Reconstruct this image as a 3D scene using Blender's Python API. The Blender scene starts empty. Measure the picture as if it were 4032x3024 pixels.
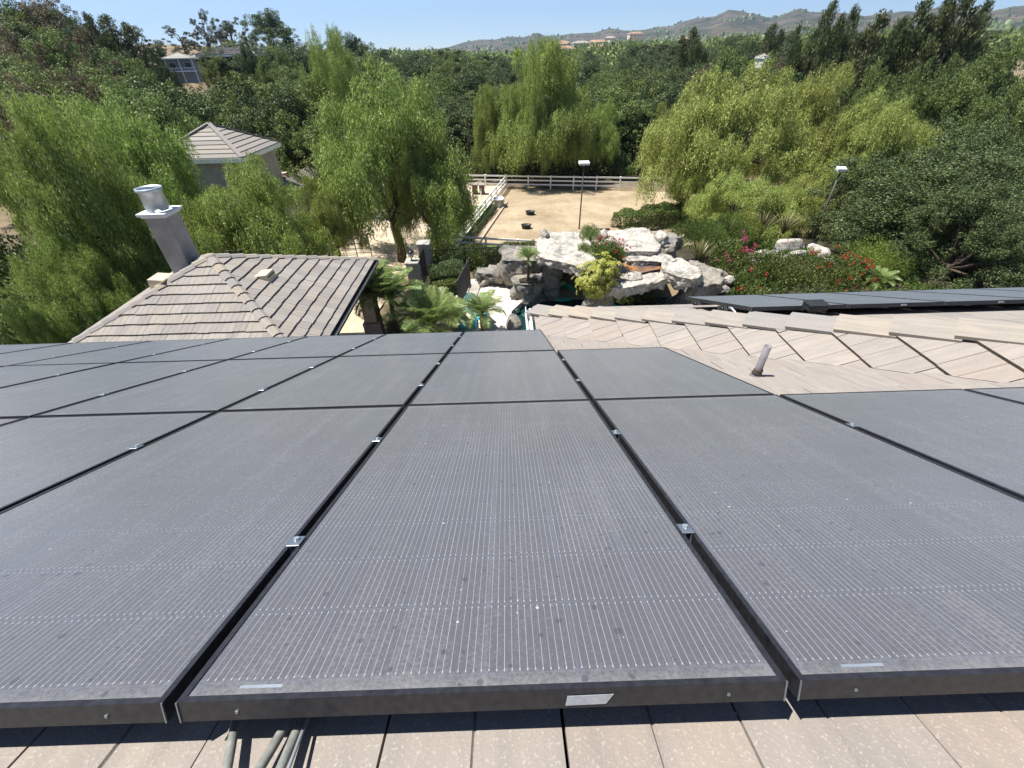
import bpy, bmesh, math, random
import numpy as np
from mathutils import Vector, Matrix, noise

S = bpy.context.scene
COL = S.collection
# ------------------------------------------------------------------ camera, sky, sun, exposure
CZ = 10.0                                   # eye height above the patio
CAM = Vector((0, 0, CZ))
PIT, ROLL, YAW, FPX = 0.6643, -0.0234, -0.0101, 1682.1
_cp, _sp = math.cos(PIT), math.sin(PIT)
_F, _R = Vector((0, _cp, -_sp)), Vector((1, 0, 0))
_U = _R.cross(_F)
_rz = Matrix.Rotation(YAW, 3, 'Z')
_F, _R, _U = _rz @ _F, _rz @ _R, _rz @ _U
_cr, _sr = math.cos(ROLL), math.sin(ROLL)
_R, _U = _cr * _R + _sr * _U, -_sr * _R + _cr * _U
cd = bpy.data.cameras.new('camera')
cd.sensor_width = 36; cd.lens = 36 * FPX / 4032
cd.clip_start = 0.02; cd.clip_end = 12000
cam = bpy.data.objects.new('camera', cd); COL.objects.link(cam)
m3 = Matrix((_R, _U, -_F)).transposed()
cam.matrix_world = Matrix.Translation(CAM) @ m3.to_4x4()
S.camera = cam

SUN_AZ, SUN_EL = math.radians(-82), math.radians(67)     # azimuth: + to the right of the view
w = bpy.data.worlds.new('World'); S.world = w; w.use_nodes = True
nt = w.node_tree
sky = nt.nodes.new('ShaderNodeTexSky'); sky.sky_type = 'NISHITA'; sky.sun_disc = False
sky.sun_elevation = SUN_EL; sky.sun_rotation = SUN_AZ
sky.altitude = 2000; sky.air_density = 0.8; sky.dust_density = 0.0; sky.ozone_density = 4.0
bg = nt.nodes['Background']; bg.inputs['Strength'].default_value = 0.088
nt.links.new(sky.outputs['Color'], bg.inputs['Color'])
sl = bpy.data.lights.new('sun', 'SUN'); sl.energy = 5.0; sl.angle = math.radians(0.5); sl.color = (1.0, 0.96, 0.89)
so = bpy.data.objects.new('sun', sl); COL.objects.link(so)
sdir = Vector((math.sin(SUN_AZ) * math.cos(SUN_EL), math.cos(SUN_AZ) * math.cos(SUN_EL), math.sin(SUN_EL)))
so.rotation_euler = sdir.to_track_quat('Z', 'Y').to_euler(); so.location = (0, 0, 60)
S.view_settings.view_transform = 'Standard'; S.view_settings.look = 'None'
S.view_settings.gamma = 1; S.view_settings.use_curve_mapping = False
S.view_settings.exposure = 0.84
S.cycles.max_bounces = 6; S.cycles.transparent_max_bounces = 4
S.cycles.use_denoising = True; S.cycles.volume_bounces = 0

rnd = random.Random(7)
nr = np.random.default_rng(11)

def ray(px, py):                            # direction in the world seen at a point of the 4032 x 3024 photograph
    return _F + _R * ((px - 2016) / FPX) - _U * ((py - 1512) / FPX)
def G(px, py, z):                           # the place on the level z seen there
    v = ray(px, py); return CAM + v * ((z - CZ) / v.z)
def Y(px, py, y):                           # the place on the upright plane at distance y ahead
    v = ray(px, py); return CAM + v * (y / v.y)

# ------------------------------------------------------------------ helpers
def tag(o, label=None, cat=None, group=None, kind=None):
    if label: o['label'] = label
    if cat: o['category'] = cat
    if group: o['group'] = group
    if kind: o['kind'] = kind
    return o
def thing(name, label, cat, loc=(0, 0, 0), rot=(0, 0, 0), group=None):
    o = bpy.data.objects.new(name, None); COL.objects.link(o)
    o.location = loc; o.rotation_euler = rot; o.empty_display_size = .2
    return tag(o, label, cat, group)
def link(name, me, parent=None, loc=(0, 0, 0), rot=(0, 0, 0), scale=(1, 1, 1)):
    o = bpy.data.objects.new(name, me); COL.objects.link(o)
    o.location = loc; o.rotation_euler = rot; o.scale = scale
    if parent: o.parent = parent
    return o
def copy_tree(o, parent=None):
    c = o.copy(); COL.objects.link(c)
    if parent: c.parent = parent
    for ch in list(o.children): copy_tree(ch, c)
    return c
def np_mesh(name, V, Fc, mat=None, smooth=False):
    V = np.asarray(V, dtype=np.float32); Fc = np.asarray(Fc, dtype=np.int32)
    me = bpy.data.meshes.new(name); n, k = Fc.shape
    me.vertices.add(len(V)); me.vertices.foreach_set('co', V.ravel())
    me.loops.add(n * k); me.loops.foreach_set('vertex_index', Fc.ravel())
    me.polygons.add(n)
    me.polygons.foreach_set('loop_start', np.arange(0, n * k, k, dtype=np.int32))
    me.polygons.foreach_set('loop_total', np.full(n, k, dtype=np.int32))
    if smooth: me.polygons.foreach_set('use_smooth', np.ones(n, dtype=bool))
    me.update(calc_edges=True)
    if mat: me.materials.append(mat)
    return me
class MB:
    def __init__(s): s.v = []; s.f = []
    def quad(s, a, b, c, d):
        i = len(s.v); s.v += [tuple(a), tuple(b), tuple(c), tuple(d)]; s.f.append((i, i+1, i+2, i+3)); return s
    def tri(s, a, b, c):
        i = len(s.v); s.v += [tuple(a), tuple(b), tuple(c)]; s.f.append((i, i+1, i+2)); return s
    def hexa(s, p):                         # p: 4 bottom, 4 top corners
        i = len(s.v); s.v += [tuple(q) for q in p]
        for f in ((3,2,1,0),(4,5,6,7),(0,1,5,4),(1,2,6,5),(2,3,7,6),(3,0,4,7)): s.f.append(tuple(i+k for k in f))
        return s
    def box(s, c, d, R=None):
        c = Vector(c); hx, hy, hz = d[0]/2, d[1]/2, d[2]/2
        p = [Vector(q) for q in ((-hx,-hy,-hz),(hx,-hy,-hz),(hx,hy,-hz),(-hx,hy,-hz),(-hx,-hy,hz),(hx,-hy,hz),(hx,hy,hz),(-hx,hy,hz))]
        if R is not None: p = [R @ q for q in p]
        return s.hexa([c + q for q in p])
    def beam(s, a, b, wd, ht, up=Vector((0, 0, 1))):
        a, b = Vector(a), Vector(b); d = (b - a).normalized(); x = d.cross(up)
        x = x.normalized() if x.length > 1e-6 else Vector((1, 0, 0)); z = x.cross(d)
        x *= wd/2; z *= ht/2
        return s.hexa([a-x-z, a+x-z, b+x-z, b-x-z, a-x+z, a+x+z, b+x+z, b-x+z])
    def tube(s, pts, r, n=8, cap=True):
        pts = [Vector(p) for p in pts]; rs = r if hasattr(r, '__len__') else [r]*len(pts)
        i0 = len(s.v); px = None
        for k, p in enumerate(pts):
            d = (pts[min(k+1, len(pts)-1)] - pts[max(k-1, 0)])
            d = d.normalized() if d.length > 1e-9 else Vector((0, 0, 1))
            if px is None: px = d.orthogonal().normalized()
            px = (px - d * px.dot(d)); px = px.normalized() if px.length > 1e-6 else d.orthogonal().normalized()
            py = d.cross(px)
            for j in range(n):
                a = 2*math.pi*j/n; s.v.append(tuple(p + (px*math.cos(a) + py*math.sin(a))*rs[k]))
        for k in range(len(pts)-1):
            for j in range(n):
                a, b = i0+k*n+j, i0+k*n+(j+1) % n; s.f.append((a, b, b+n, a+n))
        if cap:
            s.f.append(tuple(i0+j for j in reversed(range(n)))); s.f.append(tuple(i0+(len(pts)-1)*n+j for j in range(n)))
        return s
    def mesh(s, name, mat, smooth=False):
        me = bpy.data.meshes.new(name); me.from_pydata(s.v, [], s.f)
        if smooth:
            for p in me.polygons: p.use_smooth = True
        me.materials.append(mat); me.update(); return me
    def build(s, name, mat, parent=None, smooth=False, **k): return link(name, s.mesh(name, mat, smooth), parent, **k)
def bevel(o, wd=.01, seg=1):
    b = o.modifiers.new('bevel', 'BEVEL'); b.width = wd; b.segments = seg; b.limit_method = 'ANGLE'; return o

# ------------------------------------------------------------------ materials
def nmat(name):
    m = bpy.data.materials.new(name); m.use_nodes = True
    return m, m.node_tree.nodes, m.node_tree.links, m.node_tree.nodes['Principled BSDF']
def flat(name, c, rough=.6, metal=0, var=.12, scale=8, bump=.0, spec=.5):
    m, N, Lk, B = nmat(name)
    tc = N.new('ShaderNodeTexCoord'); no = N.new('ShaderNodeTexNoise'); no.inputs['Scale'].default_value = scale; no.inputs['Detail'].default_value = 6
    Lk.new(tc.outputs['Object'], no.inputs['Vector'])
    r = N.new('ShaderNodeValToRGB'); Lk.new(no.outputs['Fac'], r.inputs['Fac'])
    a = tuple(min(1, x*(1-var)) for x in c); b = tuple(min(1, x*(1+var)) for x in c)
    r.color_ramp.elements[0].position = .3; r.color_ramp.elements[0].color = (*a, 1)
    r.color_ramp.elements[1].position = .7; r.color_ramp.elements[1].color = (*b, 1)
    Lk.new(r.outputs['Color'], B.inputs['Base Color'])
    B.inputs['Roughness'].default_value = rough; B.inputs['Metallic'].default_value = metal
    B.inputs['Specular IOR Level'].default_value = spec
    if bump:
        bp = N.new('ShaderNodeBump'); bp.inputs['Strength'].default_value = bump; bp.inputs['Distance'].default_value = .02
        Lk.new(no.outputs['Fac'], bp.inputs['Height']); Lk.new(bp.outputs['Normal'], B.inputs['Normal'])
    return m
def math_n(N, Lk, op, a, b=None, c=None):
    n = N.new('ShaderNodeMath'); n.operation = op
    for i, q in enumerate((a, b, c)):
        if q is None: continue
        if isinstance(q, (int, float)): n.inputs[i].default_value = q
        else: Lk.new(q, n.inputs[i])
    return n.outputs[0]
def mixc(N, Lk, f, a, b):
    n = N.new('ShaderNodeMix'); n.data_type = 'RGBA'
    for i, q in ((0, f), (6, a), (7, b)):
        if isinstance(q, (int, float)): n.inputs[i].default_value = q
        elif isinstance(q, tuple): n.inputs[i].default_value = (*q, 1) if len(q) == 3 else q
        else: Lk.new(q, n.inputs[i])
    return n.outputs[2]
def leafm(name, c1, c2, c3=None, trans=.3, rough=.55, spec=.35):
    m, N, Lk, B = nmat(name)
    g = N.new('ShaderNodeNewGeometry'); r = N.new('ShaderNodeValToRGB')
    Lk.new(g.outputs['Random Per Island'], r.inputs['Fac'])
    r.color_ramp.elements[0].color = (*c1, 1); r.color_ramp.elements[1].color = (*c2, 1)
    if c3: e = r.color_ramp.elements.new(.93); e.color = (*c2, 1); r.color_ramp.elements[-1].color = (*c3, 1)
    oi = N.new('ShaderNodeObjectInfo'); tc = N.new('ShaderNodeTexCoord')
    no = N.new('ShaderNodeTexNoise'); no.inputs['Scale'].default_value = .55; Lk.new(tc.outputs['Object'], no.inputs['Vector'])
    f = math_n(N, Lk, 'ADD', math_n(N, Lk, 'MULTIPLY', no.outputs['Fac'], .7), math_n(N, Lk, 'MULTIPLY', oi.outputs['Random'], .3))
    hv = N.new('ShaderNodeHueSaturation'); Lk.new(r.outputs['Color'], hv.inputs['Color'])
    Lk.new(math_n(N, Lk, 'ADD', .62, math_n(N, Lk, 'MULTIPLY', f, .72)), hv.inputs['Value'])
    Lk.new(math_n(N, Lk, 'ADD', .485, math_n(N, Lk, 'MULTIPLY', oi.outputs['Random'], .025)), hv.inputs['Hue'])
    B.inputs['Roughness'].default_value = rough; B.inputs['Specular IOR Level'].default_value = spec
    Lk.new(hv.outputs['Color'], B.inputs['Base Color'])
    t = N.new('ShaderNodeBsdfTranslucent'); Lk.new(hv.outputs['Color'], t.inputs['Color'])
    mx = N.new('ShaderNodeMixShader'); mx.inputs[0].default_value = trans
    Lk.new(B.outputs[0], mx.inputs[1]); Lk.new(t.outputs[0], mx.inputs[2])
    Lk.new(mx.outputs[0], N['Material Output'].inputs['Surface']); return m

M = {}
M['alu'] = flat('aluminium', (.30, .335, .37), .42, .8, .15)
M['frame'] = flat('frame_black', (.030, .030, .034), .38, .3, .35, 60)
M['steel'] = flat('galvanised_steel', (.50, .54, .57), .45, .65, .22, 5)
M['black'] = flat('black_metal', (.012, .012, .013), .45)
M['rubber'] = flat('black_rubber', (.018, .019, .02), .6, 0, .3, 20)
M['white'] = flat('white_vinyl', (.85, .85, .83), .45, 0, .04, 3)
M['stucco'] = flat('stucco', (.36, .335, .31), .9, 0, .14, 3, .3)
M['stucco_pink'] = flat('pink_stucco', (.47, .37, .31), .9, 0, .12, 2, .2)
M['chimney'] = flat('stained_stucco', (.34, .315, .29), .92, 0, .30, 1.1, .25)
M['cap'] = flat('chimney_cap', (.62, .64, .62), .7, 0, .1, 6)
M['tan_vent'] = flat('tan_paint', (.55, .46, .33), .55, 0, .06)
M['bark'] = flat('bark', (.085, .060, .042), .9, 0, .4, 9, .6)
M['palmbark'] = flat('palm_bark', (.10, .062, .035), .95, 0, .45, 22, .8)
M['pipe'] = flat('grey_pipe', (.19, .175, .19), .65, 0, .2, 14)
M['mastic'] = flat('dark_mastic', (.06, .048, .04), .9, 0, .3, 40, .5)
M['conduit'] = flat('conduit_grey', (.20, .205, .19), .65, 0, .25, 60)
M['turq'] = flat('turquoise_paint', (.03, .42, .52), .4, 0, .06)
M['glass'] = flat('dark_glass', (.02, .025, .03), .08)
M['deck'] = flat('roof_underlay', (.03, .028, .027), .95)
M['bin'] = flat('brown_plastic', (.10, .050, .035), .5)
M['lid'] = flat('bin_lid', (.34, .30, .27), .5)
M['leafdark'] = leafm('oak_leaf', (.030, .052, .015), (.125, .175, .055), (.26, .32, .15), trans=.2)
M['leafmid'] = leafm('mid_leaf', (.070, .108, .024), (.225, .290, .080), (.36, .42, .18), trans=.3)
M['leafpep'] = leafm('pepper_leaf', (.110, .165, .032), (.43, .53, .130), (.70, .74, .40), trans=.38)
M['leafpepy'] = leafm('pepper_leaf_yellow', (.140, .185, .036), (.50, .56, .150), (.74, .72, .36), trans=.38)
M['leafbrown'] = leafm('brown_leaf', (.100, .078, .042), (.23, .185, .098), (.14, .17, .07), trans=.25)
M['leafcyp'] = leafm('cypress_leaf', (.045, .062, .022), (.155, .185, .062), (.26, .20, .09), trans=.15)
M['leafeuc'] = leafm('eucalyptus_leaf', (.050, .062, .032), (.155, .170, .085), trans=.2)
M['leafyel'] = leafm('yellow_leaf', (.22, .27, .030), (.50, .50, .11), (.66, .62, .26), trans=.3)
M['leafjun'] = leafm('juniper_leaf', (.070, .115, .020), (.165, .225, .048), trans=.25)
M['leaflime'] = leafm('lime_leaf', (.14, .20, .030), (.30, .37, .075), trans=.3)
M['leafbou'] = leafm('bougainvillea_leaf', (.050, .088, .018), (.175, .235, .055), (.24, .20, .07), trans=.25)
M['leafpalm'] = leafm('palm_leaf', (.15, .22, .055), (.33, .42, .15), (.60, .58, .36), trans=.3, rough=.4, spec=.5)
M['flax'] = leafm('flax_leaf', (.055, .060, .022), (.22, .20, .085), trans=.15, rough=.35)
M['fred'] = leafm('red_bract', (.42, .014, .022), (.60, .045, .035), trans=.4)
M['forange'] = leafm('orange_bract', (.46, .11, .05), (.50, .04, .03), trans=.4)
M['fpink'] = leafm('pink_bract', (.52, .045, .17), (.66, .16, .30), trans=.4)

def tile_material(name, c1, c2, c3):
    m, N, Lk, B = nmat(name)
    oi = N.new('ShaderNodeObjectInfo'); tc = N.new('ShaderNodeTexCoord'); g = N.new('ShaderNodeNewGeometry')
    r = N.new('ShaderNodeValToRGB'); r.color_ramp.elements[0].color = (*c1, 1); r.color_ramp.elements[1].color = (*c3, 1)
    e = r.color_ramp.elements.new(.5); e.color = (*c2, 1)
    Lk.new(math_n(N, Lk, 'FRACT', math_n(N, Lk, 'ADD', oi.outputs['Random'], g.outputs['Random Per Island'])), r.inputs['Fac'])
    mp = N.new('ShaderNodeMapping'); mp.inputs['Scale'].default_value = (28, 3.2, 10); Lk.new(tc.outputs['Object'], mp.inputs['Vector'])
    va = N.new('ShaderNodeVectorMath'); va.operation = 'ADD'; Lk.new(mp.outputs[0], va.inputs[0])
    cx = N.new('ShaderNodeCombineXYZ'); Lk.new(math_n(N, Lk, 'MULTIPLY', oi.outputs['Random'], 60.), cx.inputs[0]); Lk.new(cx.outputs[0], va.inputs[1])
    st = N.new('ShaderNodeTexNoise'); st.inputs['Scale'].default_value = 1; st.inputs['Detail'].default_value = 5; Lk.new(va.outputs[0], st.inputs['Vector'])
    col = mixc(N, Lk, math_n(N, Lk, 'MULTIPLY', math_n(N, Lk, 'SUBTRACT', st.outputs['Fac'], .34), 1.5), r.outputs['Color'], (.205, .188, .180))
    sp = N.new('ShaderNodeTexNoise'); sp.inputs['Scale'].default_value = 170; sp.inputs['Detail'].default_value = 3; Lk.new(tc.outputs['Object'], sp.inputs['Vector'])
    spk = N.new('ShaderNodeMapRange'); spk.inputs[1].default_value = .57; spk.inputs[2].default_value = .68; Lk.new(sp.outputs['Fac'], spk.inputs[0])
    col = mixc(N, Lk, math_n(N, Lk, 'MULTIPLY', spk.outputs[0], .38), col, (.50, .46, .39))
    Lk.new(col, B.inputs['Base Color']); B.inputs['Roughness'].default_value = .92; B.inputs['Specular IOR Level'].default_value = .2
    bp = N.new('ShaderNodeBump'); bp.inputs['Strength'].default_value = .35; bp.inputs['Distance'].default_value = .004
    Lk.new(sp.outputs['Fac'], bp.inputs['Height']); Lk.new(bp.outputs['Normal'], B.inputs['Normal'])
    return m
M['tile'] = tile_material('roof_tile_concrete', (.315, .262, .220), (.290, .258, .232), (.330, .290, .248))
M['tile2'] = tile_material('roof_tile_grey', (.330, .290, .240), (.245, .225, .205), (.345, .315, .275))
M['butt'] = flat('broken_tile_edge', (.15, .125, .095), .95, 0, .5, 60, .8)
M['captile'] = tile_material('ridge_tile_concrete', (.360, .300, .225), (.250, .240, .230), (.345, .300, .240))

def panel_material():
    m, N, Lk, B = nmat('solar_glass')
    tc = N.new('ShaderNodeTexCoord'); sx = N.new('ShaderNodeSeparateXYZ'); Lk.new(tc.outputs['Object'], sx.inputs[0])
    oi = N.new('ShaderNodeObjectInfo')
    f = lambda op, a, b=None, c=None: math_n(N, Lk, op, a, b, c)
    u = f('DIVIDE', f('SUBTRACT', sx.outputs[0], .018), .169); v = f('DIVIDE', f('SUBTRACT', sx.outputs[1], .036), .169)
    fu, fv = f('FRACT', u), f('FRACT', v)
    du = f('SUBTRACT', .5, f('ABSOLUTE', f('SUBTRACT', fu, .5))); dv = f('SUBTRACT', .5, f('ABSOLUTE', f('SUBTRACT', fv, .5)))
    gapu = f('LESS_THAN', du, .016); gapv = f('LESS_THAN', dv, .008); dia = f('LESS_THAN', f('ADD', du, dv), .075)
    gap = f('MAXIMUM', f('MAXIMUM', gapu, gapv), dia)
    inside = f('MULTIPLY', f('MULTIPLY', f('GREATER_THAN', u, 0.), f('LESS_THAN', u, 6.)), f('MULTIPLY', f('GREATER_THAN', v, 0.), f('LESS_THAN', v, 10.)))
    b = f('ABSOLUTE', f('SUBTRACT', f('FRACT', f('MULTIPLY', fu, 12.)), .5))
    wn = N.new('ShaderNodeTexNoise'); wn.inputs['Scale'].default_value = 1.; wn.inputs['Detail'].default_value = 2
    cx = N.new('ShaderNodeCombineXYZ'); Lk.new(f('MULTIPLY', f('FLOOR', f('MULTIPLY', u, 12.)), 1.73), cx.inputs[0]); Lk.new(f('MULTIPLY', sx.outputs[1], 3.), cx.inputs[1]); Lk.new(f('MULTIPLY', oi.outputs['Random'], 99.), cx.inputs[2]); Lk.new(cx.outputs[0], wn.inputs['Vector'])
    bus = f('MULTIPLY', f('LESS_THAN', b, .042), f('GREATER_THAN', dv, .02))
    busc = f('MULTIPLY', bus, f('ADD', .02, f('MULTIPLY', wn.outputs['Fac'], 1.25)))
    dots = f('MULTIPLY', f('LESS_THAN', b, .085), f('MULTIPLY', f('LESS_THAN', dv, .055), f('GREATER_THAN', dv, .034)))
    fing = f('MULTIPLY', f('SINE', f('MULTIPLY', sx.outputs[1], 2600.)), .012)
    base = mixc(N, Lk, gap, (.060, .061, .069), (.076, .080, .102))
    base = mixc(N, Lk, f('MULTIPLY', f('MULTIPLY', busc, inside), f('SUBTRACT', 1., gap)), base, (.36, .36, .38))
    base = mixc(N, Lk, f('MULTIPLY', f('MULTIPLY', dots, inside), .62), base, (.46, .47, .48))
    # dust: a thin soiled film, blotches, run streaks down the slope and stray specks
    ob = N.new('ShaderNodeVectorMath'); ob.operation = 'ADD'; Lk.new(tc.outputs['Object'], ob.inputs[0])
    c2 = N.new('ShaderNodeCombineXYZ'); Lk.new(f('MULTIPLY', oi.outputs['Random'], 37.), c2.inputs[0]); Lk.new(f('MULTIPLY', oi.outputs['Random'], 53.), c2.inputs[1]); Lk.new(c2.outputs[0], ob.inputs[1])
    d1 = N.new('ShaderNodeTexNoise'); d1.inputs['Scale'].default_value = 130; d1.inputs['Detail'].default_value = 7; d1.inputs['Roughness'].default_value = .75; Lk.new(ob.outputs[0], d1.inputs['Vector'])
    d2 = N.new('ShaderNodeTexNoise'); d2.inputs['Scale'].default_value = 2.2; d2.inputs['Detail'].default_value = 5; Lk.new(ob.outputs[0], d2.inputs['Vector'])
    mp = N.new('ShaderNodeMapping'); mp.inputs['Scale'].default_value = (14, .9, 1); Lk.new(ob.outputs[0], mp.inputs['Vector'])
    d3 = N.new('ShaderNodeTexNoise'); d3.inputs['Scale'].default_value = 1.; d3.inputs['Detail'].default_value = 4; Lk.new(mp.outputs[0], d3.inputs['Vector'])
    edge = N.new('ShaderNodeMapRange'); edge.inputs[1].default_value = .05; edge.inputs[2].default_value = .0; Lk.new(f('MINIMUM', sx.outputs[1], f('SUBTRACT', 1.76, sx.outputs[1])), edge.inputs[0])
    dust = f('ADD', f('MULTIPLY', f('SUBTRACT', d1.outputs['Fac'], .38), 1.15), f('MULTIPLY', f('SUBTRACT', d2.outputs['Fac'], .45), .35))
    dust = f('ADD', dust, f('MULTIPLY', f('SUBTRACT', d3.outputs['Fac'], .5), .35))
    dust = f('ADD', dust, f('MULTIPLY', edge.outputs[0], .35))
    dn = N.new('ShaderNodeClamp'); Lk.new(dust, dn.inputs[0]); dn.inputs[1].default_value = .15; dn.inputs[2].default_value = .85
    base = mixc(N, Lk, dn.outputs[0], base, (.278, .272, .268))
    vo = N.new('ShaderNodeTexVoronoi'); vo.inputs['Scale'].default_value = 24; Lk.new(ob.outputs[0], vo.inputs['Vector'])
    sc = N.new('ShaderNodeSeparateColor'); Lk.new(vo.outputs['Color'], sc.inputs[0])
    spk = f('LESS_THAN', vo.outputs['Distance'], f('MULTIPLY', f('POWER', sc.outputs[0], 7.), .10))
    base = mixc(N, Lk, f('MULTIPLY', spk, .6), base, (.6, .59, .55))
    vo2 = N.new('ShaderNodeTexVoronoi'); vo2.inputs['Scale'].default_value = 30; Lk.new(ob.outputs[0], vo2.inputs['Vector'])
    sc2 = N.new('ShaderNodeSeparateColor'); Lk.new(vo2.outputs['Color'], sc2.inputs[0])
    drop = f('MULTIPLY', f('LESS_THAN', vo2.outputs['Distance'], f('MULTIPLY', f('POWER', sc2.outputs[1], 4.), .25)), .5)
    base = mixc(N, Lk, drop, base, (.040, .042, .05))
    Lk.new(base, B.inputs['Base Color'])
    Lk.new(f('ADD', .20, f('MULTIPLY', dn.outputs[0], .35)), B.inputs['Roughness'])
    B.inputs['IOR'].default_value = 1.45; B.inputs['Specular IOR Level'].default_value = .55
    B.inputs['Sheen Weight'].default_value = .85; B.inputs['Sheen Roughness'].default_value = .35; B.inputs['Sheen Tint'].default_value = (1, .97, .88, 1)
    return m
M['panel'] = panel_material()

def rock_material(name, cols, pos=(.33, .45, .56, .66)):
    m, N, Lk, B = nmat(name); g = N.new('ShaderNodeNewGeometry')
    def tex(t, s, d=8, r=.65):
        n = N.new(t); n.inputs['Scale'].default_value = s; n.inputs['Detail'].default_value = d; n.inputs['Roughness'].default_value = r; Lk.new(g.outputs['Position'], n.inputs['Vector']); return n
    n1 = tex('ShaderNodeTexNoise', 1.1, 9); n2 = tex('ShaderNodeTexNoise', 6.5, 9, .72); n3 = tex('ShaderNodeTexNoise', .9, 3, .5)
    r = N.new('ShaderNodeValToRGB'); Lk.new(n1.outputs['Fac'], r.inputs['Fac']); r.color_ramp.elements[0].position = pos[0]; r.color_ramp.elements[0].color = (*cols[0], 1)
    r.color_ramp.elements[1].position = pos[3]; r.color_ramp.elements[1].color = (*cols[3], 1)
    for k in (1, 2): e = r.color_ramp.elements.new(pos[k]); e.color = (*cols[k], 1)
    mr = N.new('ShaderNodeMapRange'); mr.inputs[1].default_value = .33; mr.inputs[2].default_value = .68; mr.inputs[3].default_value = .50; mr.inputs[4].default_value = 1.2; Lk.new(n2.outputs['Fac'], mr.inputs[0])
    vm = N.new('ShaderNodeVectorMath'); vm.operation = 'SCALE'; Lk.new(r.outputs['Color'], vm.inputs[0]); Lk.new(mr.outputs[0], vm.inputs['Scale'])
    wp = N.new('ShaderNodeVectorMath'); wp.operation = 'MULTIPLY_ADD'; Lk.new(n2.outputs['Color'], wp.inputs[0]); wp.inputs[1].default_value = (1.1, 1.1, 1.1); Lk.new(g.outputs['Position'], wp.inputs[2])
    vo = N.new('ShaderNodeTexVoronoi'); vo.feature = 'DISTANCE_TO_EDGE'; vo.inputs['Scale'].default_value = 1.15; Lk.new(wp.outputs[0], vo.inputs['Vector'])
    cr = N.new('ShaderNodeMapRange'); cr.inputs[1].default_value = .0; cr.inputs[2].default_value = .035; Lk.new(vo.outputs['Distance'], cr.inputs[0])
    dirt = math_n(N, Lk, 'MULTIPLY', math_n(N, Lk, 'SUBTRACT', 1., cr.outputs[0]), math_n(N, Lk, 'GREATER_THAN', n3.outputs['Fac'], .5))
    col = mixc(N, Lk, math_n(N, Lk, 'MULTIPLY', dirt, .32), vm.outputs[0], (.09, .075, .06)); Lk.new(col, B.inputs['Base Color']); B.inputs['Roughness'].default_value = .88
    bp = N.new('ShaderNodeBump'); bp.inputs['Strength'].default_value = 1.; bp.inputs['Distance'].default_value = .10
    h = math_n(N, Lk, 'ADD', math_n(N, Lk, 'ADD', n2.outputs['Fac'], math_n(N, Lk, 'MULTIPLY', n1.outputs['Fac'], 1.5)), math_n(N, Lk, 'MULTIPLY', dirt, -.18))
    Lk.new(h, bp.inputs['Height']); Lk.new(bp.outputs['Normal'], B.inputs['Normal']); return m
M['rock'] = rock_material('grotto_rock', ((.38, .355, .32), (.58, .54, .475), (.63, .565, .475), (.69, .645, .57)))
M['rock_grey_shade'] = rock_material('shaded_grey_rock', ((.17, .165, .155), (.29, .275, .25), (.39, .335, .26), (.37, .36, .335)))  # grey-tan rock, darkened: shade of the upright faces is put into the colour
def ground_mat(name, cols, scale=.5, bump=.5, fine=30, pos=(.35, .5, .65)):
    m, N, Lk, B = nmat(name); g = N.new('ShaderNodeNewGeometry')
    a = N.new('ShaderNodeTexNoise'); a.inputs['Scale'].default_value = scale; a.inputs['Detail'].default_value = 10; a.inputs['Roughness'].default_value = .62; Lk.new(g.outputs['Position'], a.inputs['Vector'])
    b = N.new('ShaderNodeTexNoise'); b.inputs['Scale'].default_value = fine; b.inputs['Detail'].default_value = 4; Lk.new(g.outputs['Position'], b.inputs['Vector'])
    r = N.new('ShaderNodeValToRGB'); Lk.new(math_n(N, Lk, 'ADD', math_n(N, Lk, 'MULTIPLY', a.outputs['Fac'], .75), math_n(N, Lk, 'MULTIPLY', b.outputs['Fac'], .25)), r.inputs['Fac'])
    r.color_ramp.elements[0].position = pos[0]; r.color_ramp.elements[0].color = (*cols[0], 1)
    r.color_ramp.elements[1].position = pos[2]; r.color_ramp.elements[1].color = (*cols[2], 1)
    e = r.color_ramp.elements.new(pos[1]); e.color = (*cols[1], 1)
    Lk.new(r.outputs['Color'], B.inputs['Base Color']); B.inputs['Roughness'].default_value = .95; B.inputs['Specular IOR Level'].default_value = .15
    bp = N.new('ShaderNodeBump'); bp.inputs['Strength'].default_value = bump; bp.inputs['Distance'].default_value = .05
    Lk.new(b.outputs['Fac'], bp.inputs['Height']); Lk.new(bp.outputs['Normal'], B.inputs['Normal']); return m
M['dirt'] = ground_mat('dry_earth', ((.12, .10, .065), (.20, .155, .10), (.30, .235, .15)), .25)
M['sand'] = ground_mat('paddock_sand', ((.27, .20, .13), (.345, .275, .18), (.43, .35, .24)), .35, .9, 4, (.36, .5, .62))
M['track'] = ground_mat('pale_track', ((.44, .35, .24), (.55, .45, .33), (.62, .52, .40)), .6, .5, 12)
M['lawn'] = ground_mat('lawn_grass', ((.075, .115, .022), (.12, .165, .035), (.20, .22, .06)), .9, 1., 40)
M['mulch'] = ground_mat('planting_soil', ((.03, .026, .018), (.05, .043, .028), (.09, .075, .05)), 2., 1., 25)
M['patio'] = ground_mat('patio_concrete', ((.50, .46, .39), (.58, .53, .45), (.64, .59, .50)), 1.2, .2, 30)
M['slab'] = ground_mat('pink_paving', ((.36, .28, .22), (.45, .36, .29), (.52, .43, .35)), 3, .2, 30)
M['hill'] = ground_mat('dry_chaparral', ((.034, .042, .026), (.080, .070, .050), (.150, .120, .088)), .012, 0, .09, (.42, .51, .65))
M['knoll'] = ground_mat('dry_knoll', ((.20, .17, .10), (.30, .24, .15), (.38, .30, .19)), .1)
mW, N_, L_, B_ = nmat('pool_water')
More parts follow.
